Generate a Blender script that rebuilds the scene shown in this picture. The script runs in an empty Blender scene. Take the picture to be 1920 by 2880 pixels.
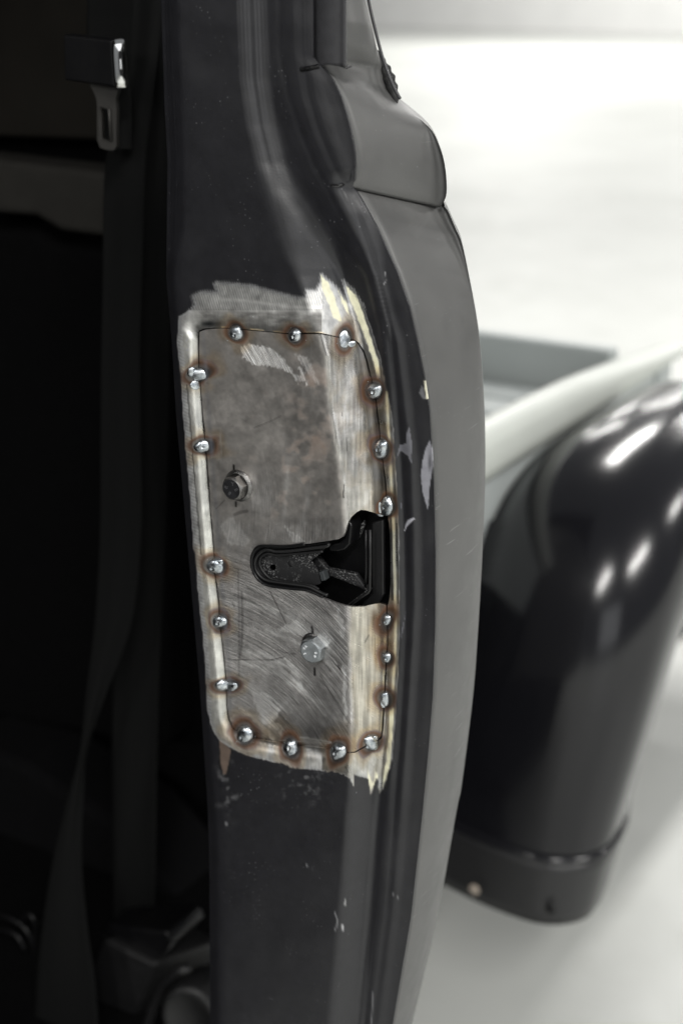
import bpy, bmesh, math, random
import numpy as np
from mathutils import Vector, Matrix

random.seed(7); rng = np.random.default_rng(7)
scene = bpy.context.scene
COL = scene.collection
R = math.radians

# ------------------------------------------------------------------ camera
# truck frame: X outboard, Y rearward, Z up; the door jamb faces -Y, latch opening at the origin, 0.95 m up
PITCH, YAW, DIST, LENS, SENS_H = R(20), R(30.5), .879, 35.0, 23.42
NW, NH = 1920., 2880.
FPX = LENS / SENS_H * NH
cam_h = Vector((-math.sin(YAW), math.cos(YAW), 0)); cam_r = Vector((math.cos(YAW), math.sin(YAW), 0))
cam_f = cam_h * math.cos(PITCH) - Vector((0, 0, 1)) * math.sin(PITCH)
cam_u = cam_h * math.sin(PITCH) + Vector((0, 0, 1)) * math.cos(PITCH)
CAM = Vector((0, 0, .95)) - cam_f * DIST
cd = bpy.data.cameras.new('camera'); co = bpy.data.objects.new('camera', cd); COL.objects.link(co)
m = Matrix.Identity(4)
for i in range(3):
    m[i][0], m[i][1], m[i][2], m[i][3] = cam_r[i], cam_u[i], -cam_f[i], CAM[i]
co.matrix_world = m
cd.sensor_fit = 'VERTICAL'; cd.sensor_height = SENS_H; cd.sensor_width = 15.6; cd.lens = LENS
cd.clip_start = .02; cd.clip_end = 200
cd.dof.use_dof = True; cd.dof.focus_distance = .885; cd.dof.aperture_fstop = 3.4
scene.camera = co

# ------------------------------------------------------------------ light
world = bpy.data.worlds.new('World'); scene.world = world; world.use_nodes = True
bg = world.node_tree.nodes['Background']
bg.inputs[0].default_value = (.93, .96, 1.0, 1); bg.inputs[1].default_value = .15
def ceiling_lamp(x, y, z, sx, sy, watt, col=(1, .985, .95)):
    l = bpy.data.lights.new('ceiling_lamp', 'AREA'); l.shape = 'RECTANGLE'; l.size = sx; l.size_y = sy
    l.energy = watt; l.color = col
    o = bpy.data.objects.new('ceiling_lamp', l); COL.objects.link(o); o.location = (x, y, z)
    return o
# strip lamps on the workshop ceiling
for lx, ly, ln, pw in ((-.9, 3.7, 2.6, 105), (3.5, .3, 1.8, 145), (1.7, -2.3, 1.8, 95), (-1.7, -5.2, 1.8, 100), (.9, -5.2, 1.8, 90), (3.9, 5.0, 1.8, 95)):
    ceiling_lamp(lx, ly, 3.1, .36, ln, pw)
for lx in (-9., -4.5, 0.):
    for ly, pw in ((9., 95), (14.5, 130), (20., 300)):
        ceiling_lamp(lx, ly, 4.2, 1.7, .5, pw)
# added fill light ahead and outboard of the truck, brightens chrome and bevel
side_fill = ceiling_lamp(5.2, -4.6, 1.7, 3.2, 2.6, 30, (.97, .985, 1.0))
side_fill.rotation_euler = (Vector((5.2, -4.6, 1.7)) - Vector((0, 0, 1.0))).to_track_quat('Z', 'Y').to_euler(); side_fill.name = 'outboard_fill_light'
scene.view_settings.view_transform = 'Standard'; scene.view_settings.look = 'None'
scene.view_settings.exposure = .28; scene.view_settings.gamma = 1
scene.view_settings.use_curve_mapping = False
scene.cycles.use_denoising = True
scene.cycles.max_bounces = 8

# ------------------------------------------------------------------ geometry helpers
camC = np.array(CAM); camF = np.array(cam_f); camR = np.array(cam_r); camU = np.array(cam_u)
def rays(px, py):
    px = np.asarray(px, float); py = np.asarray(py, float)
    return camF + camR * ((px - NW / 2) / FPX)[..., None] - camU * ((py - NH / 2) / FPX)[..., None]
def at(px, py, axis, val):                       # point of a real plane (axis = 0,1,2) measured from the survey picture
    d = rays(px, py); t = (np.asarray(val, float) - camC[axis]) / d[..., axis]
    return camC + d * t[..., None]
def J(px, py, d):                                # d = metres proud of the jamb plane
    return at(px, py, 1, -np.asarray(d, float))
MM = .001

def link(name, me, mat=None, parent=None, smooth=True):
    o = bpy.data.objects.new(name, me); COL.objects.link(o)
    if mat is not None and not me.materials: me.materials.append(mat)
    if parent is not None: o.parent = parent
    if smooth and len(me.polygons): me.polygons.foreach_set('use_smooth', [True] * len(me.polygons))
    return o
def mesh(name, verts, faces, mat=None, parent=None, smooth=True):
    me = bpy.data.meshes.new(name); me.from_pydata([tuple(v) for v in verts], [], [tuple(f) for f in faces]); me.update()
    return link(name, me, mat, parent, smooth)
def loft(name, rows, mat, parent=None, closed=False, smooth=True):
    rows = np.asarray(rows); n, k, _ = rows.shape; fs = []
    kk = k if closed else k - 1
    for i in range(n - 1):
        for j in range(kk):
            a, b = i * k + j, i * k + (j + 1) % k
            fs.append((a, b, b + k, a + k))
    return mesh(name, rows.reshape(-1, 3), fs, mat, parent, smooth)
def fix(o):
    bm = bmesh.new(); bm.from_mesh(o.data); bmesh.ops.recalc_face_normals(bm, faces=bm.faces); bm.to_mesh(o.data); bm.free(); return o
def thicken(o, t, offset=-1):
    md = o.modifiers.new('thickness', 'SOLIDIFY'); md.thickness = t; md.offset = offset; return o
def bevel(o, w, seg=3):
    md = o.modifiers.new('bevel', 'BEVEL'); md.width = w; md.segments = seg; md.limit_method = 'ANGLE'; return o
def box(name, lo, hi, mat, parent=None, bv=.003):
    (a, b, c), (d, e, f) = lo, hi
    vs = [(a,b,c),(d,b,c),(d,e,c),(a,e,c),(a,b,f),(d,b,f),(d,e,f),(a,e,f)]
    fs = [(0,3,2,1),(4,5,6,7),(0,1,5,4),(1,2,6,5),(2,3,7,6),(3,0,4,7)]
    o = mesh(name, vs, fs, mat, parent, False)
    if bv: bevel(o, bv, 2)
    return o
def prism(name, pts, back, mat, parent=None, bv=.0015):   # outline (3-D points) given depth along a vector
    pts = [Vector(p) for p in pts]; n = len(pts); back = Vector(back)
    vs = pts + [p + back for p in pts]
    fs = [tuple(range(n)), tuple(range(2 * n - 1, n - 1, -1))] + [(i, i + n, (i + 1) % n + n, (i + 1) % n) for i in range(n)]
    o = fix(mesh(name, vs, fs, mat, parent, False))
    if bv: bevel(o, bv, 2)
    return o
def tube(name, path, rad, mat, parent=None, seg=10, closed=False):
    path = [Vector(p) for p in path]; rows = []; n = len(path)
    for i, p in enumerate(path):
        t = (path[min(i + 1, n - 1)] - path[max(i - 1, 0)]).normalized()
        a = t.cross(Vector((0.12, 1, .3))).normalized(); b = t.cross(a)
        rr = rad[i] if hasattr(rad, '__len__') else rad
        rows.append([p + (a * math.cos(2 * math.pi * k / seg) + b * math.sin(2 * math.pi * k / seg)) * rr for k in range(seg)])
    vs = [v for r_ in rows for v in r_]; fs = []
    for i in range(n - 1):
        for k in range(seg):
            fs.append((i * seg + k, i * seg + (k + 1) % seg, (i + 1) * seg + (k + 1) % seg, (i + 1) * seg + k))
    fs.append(tuple(range(seg - 1, -1, -1))); fs.append(tuple((n - 1) * seg + k for k in range(seg)))
    return mesh(name, vs, fs, mat, parent)
def smooth_path(pts, n=60):
    pts = np.asarray(pts, float); k = len(pts)
    t = np.r_[0, np.cumsum(np.linalg.norm(np.diff(pts, axis=0), axis=1))]
    tt = np.linspace(0, t[-1], n); out = []
    for x in tt:
        i = min(max(np.searchsorted(t, x) - 1, 0), k - 2); u = (x - t[i]) / max(t[i + 1] - t[i], 1e-9)
        p0, p1, p2, p3 = pts[max(i - 1, 0)], pts[i], pts[i + 1], pts[min(i + 2, k - 1)]
        out.append(.5 * (2 * p1 + (p2 - p0) * u + (2 * p0 - 5 * p1 + 4 * p2 - p3) * u * u + (3 * p1 - p0 - 3 * p2 + p3) * u ** 3))
    return np.array(out)
def vnoise(x, y, s, seed=0):                     # smooth value noise in numpy
    x = np.asarray(x, float) / s + 37.3; y = np.asarray(y, float) / s + 71.9
    tb = np.random.default_rng(seed).random((256, 256))
    xi = np.floor(x).astype(int); yi = np.floor(y).astype(int); fx = x - xi; fy = y - yi
    fx = fx * fx * (3 - 2 * fx); fy = fy * fy * (3 - 2 * fy)
    g = lambda a, b: tb[a % 256, b % 256]
    return (g(xi, yi) * (1 - fx) + g(xi + 1, yi) * fx) * (1 - fy) + (g(xi, yi + 1) * (1 - fx) + g(xi + 1, yi + 1) * fx) * fy
def fbm(x, y, s, seed=0):
    return .55 * vnoise(x, y, s, seed) + .3 * vnoise(x, y, s / 2.1, seed + 1) + .15 * vnoise(x, y, s / 4.3, seed + 2)
def sdf(poly, X, Y):                             # signed distance to a closed outline, negative inside
    P = np.asarray(poly, float); Q = np.roll(P, -1, axis=0)
    d2 = np.full(X.shape, 1e18); ins = np.zeros(X.shape, bool)
    for (ax, ay), (bx, by) in zip(P, Q):
        ex, ey = bx - ax, by - ay; wx, wy = X - ax, Y - ay
        t = np.clip((wx * ex + wy * ey) / (ex * ex + ey * ey + 1e-12), 0, 1)
        d2 = np.minimum(d2, (wx - ex * t) ** 2 + (wy - ey * t) ** 2)
        c = ((ay > Y) != (by > Y)) & (X < ex * (Y - ay) / (ey if ey else 1e-9) + ax)
        ins ^= c
    return np.where(ins, -1, 1) * np.sqrt(d2)
def linedist(path, X, Y):
    P = np.asarray(path, float); d2 = np.full(X.shape, 1e18)
    for (ax, ay), (bx, by) in zip(P[:-1], P[1:]):
        ex, ey = bx - ax, by - ay; wx, wy = X - ax, Y - ay
        t = np.clip((wx * ex + wy * ey) / (ex * ex + ey * ey + 1e-12), 0, 1)
        d2 = np.minimum(d2, (wx - ex * t) ** 2 + (wy - ey * t) ** 2)
    return np.sqrt(d2)
def sstep(a, b, x):
    t = np.clip((x - a) / (b - a), 0, 1); return t * t * (3 - 2 * t)
def sheet(name, xs, ys, level, surf, mat, parent, paint=None, lip=.0012):
    """sheet metal over a grid, trimmed exactly where level() = 0, with a turned edge of real thickness"""
    X, Y = np.meshgrid(xs, ys); Fv = level(X, Y); ny, nx = X.shape
    ins = Fv < 0; idx = -np.ones(X.shape, int); idx[ins] = np.arange(ins.sum())
    vx = list(X[ins]); vy = list(Y[ins]); faces = []
    a = ins[:-1, :-1]; b = ins[:-1, 1:]; c = ins[1:, 1:]; d = ins[1:, :-1]
    full = a & b & c & d; ii, jj = np.nonzero(full)
    q = np.stack([idx[ii, jj], idx[ii + 1, jj], idx[ii + 1, jj + 1], idx[ii, jj + 1]], 1)
    faces += q.tolist()
    cache = {}
    def cut(p, r_):
        k = (p, r_) if p < r_ else (r_, p)
        if k not in cache:
            fa, fb = Fv[k[0]], Fv[k[1]]; t = fa / (fa - fb)
            cache[k] = len(vx); vx.append(X[k[0]] * (1 - t) + X[k[1]] * t); vy.append(Y[k[0]] * (1 - t) + Y[k[1]] * t)
        return cache[k]
    edges = []
    for i, j in zip(*np.nonzero((a | b | c | d) & ~full)):
        cs = [(i, j), (i + 1, j), (i + 1, j + 1), (i, j + 1)]; poly = []; cuts = []
        for k in range(4):
            p, r_ = cs[k], cs[(k + 1) % 4]
            if ins[p]: poly.append(int(idx[p]))
            if ins[p] != ins[r_]:
                v = cut(p, r_); poly.append(v); cuts.append((v, ins[p]))
        if len(poly) >= 3: faces.append(poly)
        for k in range(0, len(cuts) - 1, 2):
            o_, i_ = (cuts[k], cuts[k + 1]); edges.append((o_[0], i_[0]) if o_[1] else (i_[0], o_[0]))
    vx = np.array(vx); vy = np.array(vy); V = surf(vx, vy); n = len(V)
    ev = sorted({v for e in edges for v in e}); mp = {v: n + k for k, v in enumerate(ev)}; m2 = {v: n + len(ev) + k for k, v in enumerate(ev)}
    V2 = V[ev]; V3 = V2 + np.array([0, lip, 0]); allV = np.vstack([V, V2, V3])
    faces += [(mp[b_], mp[a_], m2[a_], m2[b_]) for a_, b_ in edges]
    me = bpy.data.meshes.new(name); me.from_pydata(allV.tolist(), [], faces); me.update()
    o = link(name, me, mat, parent)
    if paint:
        px = np.r_[vx, vx[ev], vx[ev]]; py = np.r_[vy, vy[ev], vy[ev]]
        col, sf = paint(px, py)
        for nm, arr in (('col', col), ('surf', sf)):
            at_ = me.attributes.new(nm, 'FLOAT_COLOR', 'POINT')
            at_.data.foreach_set('color', np.c_[arr, np.ones(len(arr))].astype(np.float32).ravel())
    return o
def empty(name, loc=(0, 0, 0)):
    o = bpy.data.objects.new(name, None); COL.objects.link(o); o.location = loc; return o
def tag(o, label, cat, group=None, kind=None):
    if label: o['label'] = label
    if cat: o['category'] = cat
    if group: o['group'] = group
    if kind: o['kind'] = kind
    return o

# ------------------------------------------------------------------ materials
class NT:
    def __init__(s, name):
        s.m = bpy.data.materials.new(name); s.m.use_nodes = True; s.t = s.m.node_tree; s.b = s.t.nodes['Principled BSDF']
    def n(s, ty, **kw):
        nd = s.t.nodes.new(ty)
        for k, v in kw.items():
            if k.startswith('i_'):
                key = k[2:]; key = int(key) if key.isdigit() else key.replace('_', ' ')
                nd.inputs[key].default_value = v
            else: setattr(nd, k, v)
        return nd
    def l(s, a, b): s.t.links.new(a, b)
    def math(s, op, a, b=None, clamp=False):
        nd = s.n('ShaderNodeMath', operation=op, use_clamp=clamp)
        for i, v in enumerate((a, b)):
            if v is None: continue
            if isinstance(v, (int, float)): nd.inputs[i].default_value = v
            else: s.l(v, nd.inputs[i])
        return nd.outputs[0]
    def mix(s, fac, a, b, mode='MIX'):
        nd = s.n('ShaderNodeMix', data_type='RGBA', blend_type=mode)
        for i, v in ((0, fac), (6, a), (7, b)):
            if isinstance(v, (int, float)): nd.inputs[i].default_value = v
            elif isinstance(v, tuple): nd.inputs[i].default_value = (*v, 1)
            else: s.l(v, nd.inputs[i])
        return nd.outputs[2]
    def obj(s): return s.n('ShaderNodeTexCoord').outputs['Object']
    def noise(s, vec, scale, detail=4, rough=.55):
        nd = s.n('ShaderNodeTexNoise', i_Scale=scale, i_Detail=detail, i_Roughness=rough); s.l(vec, nd.inputs['Vector']); return nd.outputs['Fac']
    def remap(s, v, a, b, c=0., d=1.):
        nd = s.n('ShaderNodeMapRange', clamp=True); s.l(v, nd.inputs[0])
        for i, x in enumerate((a, b, c, d)): nd.inputs[i + 1].default_value = x
        return nd.outputs[0]
    def bump(s, hgt, strength, dist, prev=None):
        nd = s.n('ShaderNodeBump', i_Distance=dist)
        if isinstance(strength, (int, float)): nd.inputs['Strength'].default_value = strength
        else: s.l(strength, nd.inputs['Strength'])
        s.l(hgt, nd.inputs['Height'])
        if prev is not None: s.l(prev, nd.inputs['Normal'])
        return nd.outputs['Normal']
def plain(name, base, rough, metal=0, bump=0., scale=60., var=.15, coat=0., spec=.5):
    k = NT(name); v = k.obj(); nz = k.noise(v, scale)
    k.l(k.mix(k.remap(nz, .3, .7), tuple(c * (1 - var) for c in base), tuple(min(1, c * (1 + var)) for c in base)), k.b.inputs['Base Color'])
    k.l(k.remap(k.noise(v, scale * .35), .3, .7, max(.02, rough - .05), min(1, rough + .06)), k.b.inputs['Roughness'])
    k.b.inputs['Metallic'].default_value = metal; k.b.inputs['Coat Weight'].default_value = coat; k.b.inputs['Coat Roughness'].default_value = .10
    k.b.inputs['Specular IOR Level'].default_value = spec
    if bump: k.l(k.bump(k.noise(v, scale * 4), bump, .001), k.b.inputs['Normal'])
    return k.m

PAINT = (.0125, .0125, .0150)
def speck_layer(k, vec, base, amount=.5):
    vo = k.n('ShaderNodeTexVoronoi', i_Scale=420.); k.l(vec, vo.inputs['Vector'])
    sp = k.math('MULTIPLY', k.remap(vo.outputs['Distance'], .10, .22, 1, 0), k.remap(k.noise(vec, 38., 3), .47, .66))
    rnd = k.remap(k.n('ShaderNodeSeparateColor').outputs[0] if False else vo.outputs['Color'], .72, .78)
    sp = k.math('MULTIPLY', sp, rnd)
    return k.mix(k.math('MULTIPLY', sp, amount), base, (.38, .38, .40)), sp

def ring_noise(k, vec, cx, cz, fr, ft):          # sander swirl: long along the arc, fine across it
    s_ = k.n('ShaderNodeSeparateXYZ'); k.l(vec, s_.inputs[0])
    dx = k.math('SUBTRACT', s_.outputs[0], cx); dz = k.math('SUBTRACT', s_.outputs[2], cz)
    rr = k.math('SQRT', k.math('ADD', k.math('MULTIPLY', dx, dx), k.math('MULTIPLY', dz, dz)))
    th = k.math('ARCTAN2', dz, dx)
    c = k.n('ShaderNodeCombineXYZ'); k.l(k.math('MULTIPLY', rr, fr), c.inputs[0]); k.l(k.math('MULTIPLY', th, ft), c.inputs[1])
    return k.noise(c.outputs[0], 1., 4, .7)

def make_jamb_mat():
    k = NT('jamb_paint_and_bare_steel'); v = k.obj()
    ac = k.n('ShaderNodeAttribute', attribute_name='col'); asf = k.n('ShaderNodeAttribute', attribute_name='surf')
    sep = k.n('ShaderNodeSeparateColor'); k.l(asf.outputs['Color'], sep.inputs[0])
    metal, rough, scr = sep.outputs[0], sep.outputs[1], sep.outputs[2]
    fine = k.noise(v, 900., 3); mid = k.noise(v, 140., 5)
    c1 = at(600., 2250., 1, 0.); c2 = at(250., 1330., 1, 0.)
    rA = ring_noise(k, v, float(c1[0]), float(c1[2]), 1250., 2.6)
    rB = ring_noise(k, v, float(c2[0]), float(c2[2]), 1250., 3.6)
    sx = k.n('ShaderNodeSeparateXYZ'); k.l(v, sx.inputs[0])
    zc = float(at(760., 1540., 1, 0.)[2])
    sel = k.remap(k.math('ADD', sx.outputs[2], k.math('MULTIPLY', k.math('SUBTRACT', mid, .5), .02)), zc - .012, zc + .012)
    rg = k.n('ShaderNodeMix'); k.l(sel, rg.inputs[0]); k.l(rA, rg.inputs[2]); k.l(rB, rg.inputs[3]); ring = rg.outputs[0]
    base = ac.outputs['Color']
    streak = k.remap(ring, .30, .70, .62, 1.38)
    stc = k.n('ShaderNodeCombineColor'); [k.l(streak, stc.inputs[i]) for i in range(3)]
    base = k.mix(k.math('MULTIPLY', scr, .9, True), base, stc.outputs[0], 'MULTIPLY')
    grain = k.remap(mid, .25, .75, .78, 1.2); gc = k.n('ShaderNodeCombineColor'); [k.l(grain, gc.inputs[i]) for i in range(3)]
    base = k.mix(1., base, gc.outputs[0], 'MULTIPLY')
    base, sp = speck_layer(k, v, base, .32)
    k.l(base, k.b.inputs['Base Color']); k.l(metal, k.b.inputs['Metallic'])
    k.l(k.math('ADD', rough, k.math('MULTIPLY', k.math('SUBTRACT', ring, .5), k.math('MULTIPLY', scr, .45)), True), k.b.inputs['Roughness'])
    nb = k.bump(ring, k.math('MULTIPLY', scr, .55), .0008)
    nb = k.bump(fine, .12, .0004, nb)
    nb = k.bump(k.noise(v, 45., 3), k.math('MULTIPLY', metal, .35), .0012, nb)
    k.l(nb, k.b.inputs['Normal']); k.b.inputs['Specular IOR Level'].default_value = .58
    return k.m
M_JAMB = make_jamb_mat()

def make_skin_mat():
    k = NT('satin_primer_lit'); v = k.obj()
    base = k.mix(k.remap(k.noise(v, 30., 5), .3, .7), (.076, .076, .075), (.094, .094, .092))  # same primer as the jamb; lighter base carries its outboard light
    base, sp = speck_layer(k, v, base, .3)
    st = k.n('ShaderNodeMapping'); st.inputs['Scale'].default_value = (30, 30, 420); st.inputs['Rotation'].default_value = (.5, .3, 0); k.l(v, st.inputs[0])
    sc = k.math('MULTIPLY', k.remap(k.noise(st.outputs[0], 1., 2), .67, .72), k.remap(k.noise(v, 16., 2), .5, .62))
    base = k.mix(k.math('MULTIPLY', sc, .35), base, (.3, .3, .3))
    k.l(base, k.b.inputs['Base Color'])
    k.l(k.remap(k.noise(v, 60., 4), .3, .7, .40, .52), k.b.inputs['Roughness'])
    k.l(k.bump(k.noise(v, 1400., 2), .18, .0003), k.b.inputs['Normal'])
    return k.m
M_SKIN = make_skin_mat()
M_TRIM = plain('satin_black_trim', (.03, .03, .033), .42, bump=.05, scale=200)
M_RUBBER = plain('rubber', (.018, .018, .018), .7, bump=.2, scale=150)
M_FENDER = plain('gloss_black_paint', (.008, .008, .010), .15, scale=6, coat=.0, var=.05)
M_BED = plain('grey_green_bed_paint', (.42, .45, .445), .5, scale=9, var=.06)
M_RAIL = plain('pale_bed_rail_paint', (.56, .585, .545), .4, scale=9, var=.04)
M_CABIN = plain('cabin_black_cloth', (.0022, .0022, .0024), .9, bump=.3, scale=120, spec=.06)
M_CABTRIM = plain('cabin_brown_trim', (.010, .009, .0074), .8, scale=20, spec=.1)
M_ROLL = plain('cabin_grey_vinyl', (.021, .020, .018), .7, scale=30, spec=.15)
M_PLASTIC = plain('black_plastic', (.004, .004, .0045), .36, bump=.1, scale=90, spec=.32)
M_PLASTIC2 = plain('dark_grey_plastic', (.0065, .0065, .007), .5, bump=.1, scale=90)
M_CHROME = plain('chrome', (.9, .9, .88), .12, 1, scale=30, var=.03)
M_TONGUE = plain('blackened_steel', (.05, .048, .045), .4, .6, scale=60)
M_WELD = None
def make_weld():
    k = NT('weld_metal'); v = k.obj()
    n1 = k.noise(v, 380., 4)
    k.l(k.mix(k.remap(n1, .35, .68), (.36, .40, .44), (.70, .73, .75)), k.b.inputs['Base Color'])
    k.b.inputs['Metallic'].default_value = 1
    k.l(k.remap(k.noise(v, 300., 3), .3, .7, .22, .40), k.b.inputs['Roughness'])
    k.l(k.bump(k.noise(v, 420., 2), .22, .0006), k.b.inputs['Normal'])
    return k.m
M_WELD = make_weld()
M_BOLTDARK = plain('oiled_steel', (.20, .195, .19), .34, 1, bump=.3, scale=300, var=.3)
M_BOLTFACE = plain('black_oxide_face', (.045, .045, .05), .45, .8, bump=.3, scale=300, var=.3)
M_ZINC = plain('zinc_plated_steel', (.27, .29, .30), .42, 1, bump=.10, scale=300, var=.15)
M_ZFACE = plain('zinc_head_face', (.44, .47, .49), .55, 1, bump=.1, scale=300, var=.1)  # same zinc as the flats; lighter base offsets the lamps reflected there
M_MARK = plain('worn_mark', (.85, .86, .87), .5, .2, scale=300)
M_MARKD = plain('dull_mark', (.20, .20, .21), .4, .8, scale=300)
def make_dusty():
    k = NT('dusty_black_plastic'); v = k.obj()
    vo = k.n('ShaderNodeTexVoronoi', i_Scale=900.); k.l(v, vo.inputs['Vector'])
    d = k.math('MULTIPLY', k.remap(vo.outputs['Distance'], .25, .5, 1, 0), k.remap(k.noise(v, 70., 4), .42, .62))
    d = k.math('MULTIPLY', d, k.remap(vo.outputs['Color'], .3, .7))
    k.l(k.mix(k.math('MULTIPLY', d, .75), (.012, .012, .013), (.34, .34, .34)), k.b.inputs['Base Color'])
    k.b.inputs['Roughness'].default_value = .55
    k.l(k.bump(d, .5, .0006), k.b.inputs['Normal'])
    return k.m
M_DUSTY = make_dusty()
def make_web():
    k = NT('belt_webbing'); v = k.obj()
    w = k.n('ShaderNodeTexWave', wave_type='BANDS', bands_direction='DIAGONAL', i_Scale=260., i_Distortion=.6); k.l(v, w.inputs['Vector'])
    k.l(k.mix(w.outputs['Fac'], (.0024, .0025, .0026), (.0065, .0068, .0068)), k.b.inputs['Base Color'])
    k.b.inputs['Roughness'].default_value = .85; k.b.inputs['Specular IOR Level'].default_value = .12
    k.l(k.bump(w.outputs['Fac'], .5, .0006), k.b.inputs['Normal'])
    return k.m
M_WEB = make_web()
def make_floor():
    k = NT('pale_epoxy_floor'); v = k.obj()
    n1 = k.noise(v, 1.1, 5); n2 = k.noise(v, 9., 4)
    b = k.mix(k.remap(n1, .35, .65), (.46, .47, .45), (.53, .54, .52))
    b = k.mix(k.math('MULTIPLY', k.remap(n2, .60, .72), .25), b, (.40, .40, .38))
    k.l(b, k.b.inputs['Base Color']); k.l(k.remap(n2, .3, .7, .42, .55), k.b.inputs['Roughness'])
    return k.m
M_FLOOR = make_floor()
M_WALL = plain('grey_wall', (.74, .74, .73), .7, scale=2, var=.04)

# ------------------------------------------------------------------ setting
tag(mesh('floor', [(-30, -15, 0), (30, -15, 0), (30, 30, 0), (-30, 30, 0)], [(0, 1, 2, 3)], M_FLOOR, None, False), 'pale glossy workshop floor', None, kind='structure')
tag(box('wall', (-30, 25, -.1), (30, 25.3, 5.5), M_WALL, None, 0), 'plain grey workshop wall behind the truck', None, kind='structure')

truck = tag(empty('pickup_truck', (0, 0, 0)), 'dark primered pickup truck with a tack-welded bare steel patch in its door jamb', 'truck')

# ------------------------------------------------------------------ jamb feature lines, surveyed from the photograph
def curve(pts):
    p = np.asarray(pts, float); return lambda y: np.interp(y, p[:, 1], p[:, 0])
cA = curve([(450,-120),(453,0),(463,300),(471,450),(468,780),(483,960),(495,1160),(530,1560),(562,1930),(583,2250),(589,2400),(591,2900),(592,3000)])
cB = curve([(700,-120),(705,0),(712,220),(730,350),(755,460),(775,560),(800,660),(836,776),(885,900),(915,1000),(928,1160),(945,1250),(960,1360),(972,1490),(980,1700),(986,1860),(991,2060),(987,2250),(982,2280),(970,2480),(950,2700),(930,2900),(920,3000)])
cC = curve([(706,-120),(710,0),(720,220),(740,349),(768,460),(807,533),(860,606),(904,679),(940,756),(985,900),(1005,1000),(1030,1160),(1048,1360),(1056,1560),(1066,1720),(1070,1900),(1064,2100),(1050,2280),(1027,2580),(1002,2880),(992,3000)])
cD = curve([(785,-120),(785,0),(785,145),(810,271),(848,378),(882,460),(911,514),(950,591),(999,679),(1042,776),(1078,920),(1096,1100),(1108,1300),(1117,1500),(1123,1800),(1105,2100),(1087,2280),(1063,2580),(1024,2880),(1010,3000)])
cE = curve([(845,-120),(845,0),(848,145),(868,271),(900,378),(935,460),(962,514),(1000,600),(1035,700),(1062,806),(1085,888),(1110,964),(1130,1117),(1150,1300),(1158,1500),(1160,1700),(1148,1900),(1135,2100),(1122,2280),(1094,2580),(1056,2880),(1040,3000)])
G_PTS = [(990,527),(1005,542),(1060,640),(1100,730),(1114,760),(1149,860),(1172,960),(1192,1060),(1207,1160),(1219,1360),(1224,1560),(1223,1760),(1216,1960),(1205,2100),(1188,2280),(1155,2580),(1104,2880),(1082,3000)]
L_PTS = [(880,-120),(880,160),(905,190),(938,228),(960,275),(977,330),(990,385),(997,430),(999,470),(997,505),(990,527)]
cRight = curve(L_PTS[:-1] + G_PTS)

def jamb_d_raw(x, y):
    A, B, C, D_, E, G = cA(y), cB(y), cC(y), cD(y), cE(y), cRight(y)
    xs = [A, A + 4, A + 12, A + 34, B, C, C + 14, D_ - 13, D_, D_ + 12, E - 20, E, E + 20, G - 12, G]
    up = sstep(540, 470, y)                       # raised pad beside the belt moulding
    ds = [-9, -4.5, -1.2, 0, 0, -14, -17.5, -15.5, -12.5, -15.5, -16.3, -13.8 + 3 * up, -16 + 9 * up, -16.6 + 9 * up, -17 + 8 * up]
    sc_t = .42 + .58 * sstep(480, 860, y)             # the pressing gets shallower towards the window
    ds = [d_ * sc_t if 5 <= k_ <= 11 else d_ for k_, d_ in enumerate(ds)]
    ds = [np.broadcast_to(np.asarray(d_, float), x.shape) for d_ in ds]
    acc = []; prev = None
    for c in xs:
        c = np.asarray(c, float); c = c if prev is None else np.maximum(c, prev + 2.); acc.append(c); prev = c
    out = np.where(x <= acc[0], ds[0], ds[-1])
    for k in range(len(acc) - 1):
        mk = (x > acc[k]) & (x <= acc[k + 1])
        t = (x - acc[k]) / (acc[k + 1] - acc[k]); out = np.where(mk, ds[k] * (1 - t) + ds[k + 1] * t, out)
    return out
def jamb_d(x, y):
    x = np.asarray(x, float); y = np.asarray(y, float); s = 0
    kw = 1 + 2.0 * sstep(800, 620, y) + .3 * sstep(2150, 2350, y)
    for o_, w in ((-13, .07), (-10, .10), (-6.5, .15), (-3.2, .16), (0, .04), (3.2, .16), (6.5, .15), (10, .10), (13, .07)): s = s + w * jamb_d_raw(x + o_ * kw, y)
    w_ = (vnoise(x, y, 120, 5) - .5) * .9 + (vnoise(x, y, 60, 9) - .5) * .35       # sheet metal is never dead flat
    # dent strip of the top grind and of the left flange
    return (s + w_ + recess(x, y)) * MM
def recess(x, y):
    """the lock plate sits in a shallow dished recess with sloping rims"""
    ds = sdf(SEAM, x, y); wd = 27 + 26 * sstep(960, 915, y) + 10 * sstep(2040, 2080, y)
    fade = sstep(0, 150, cB(y) + 10 - x)
    return -3.0 * sstep(wd, 0, ds) * fade
def jamb_surf(x, y): return J(x, y, jamb_d(x, y))

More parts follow.
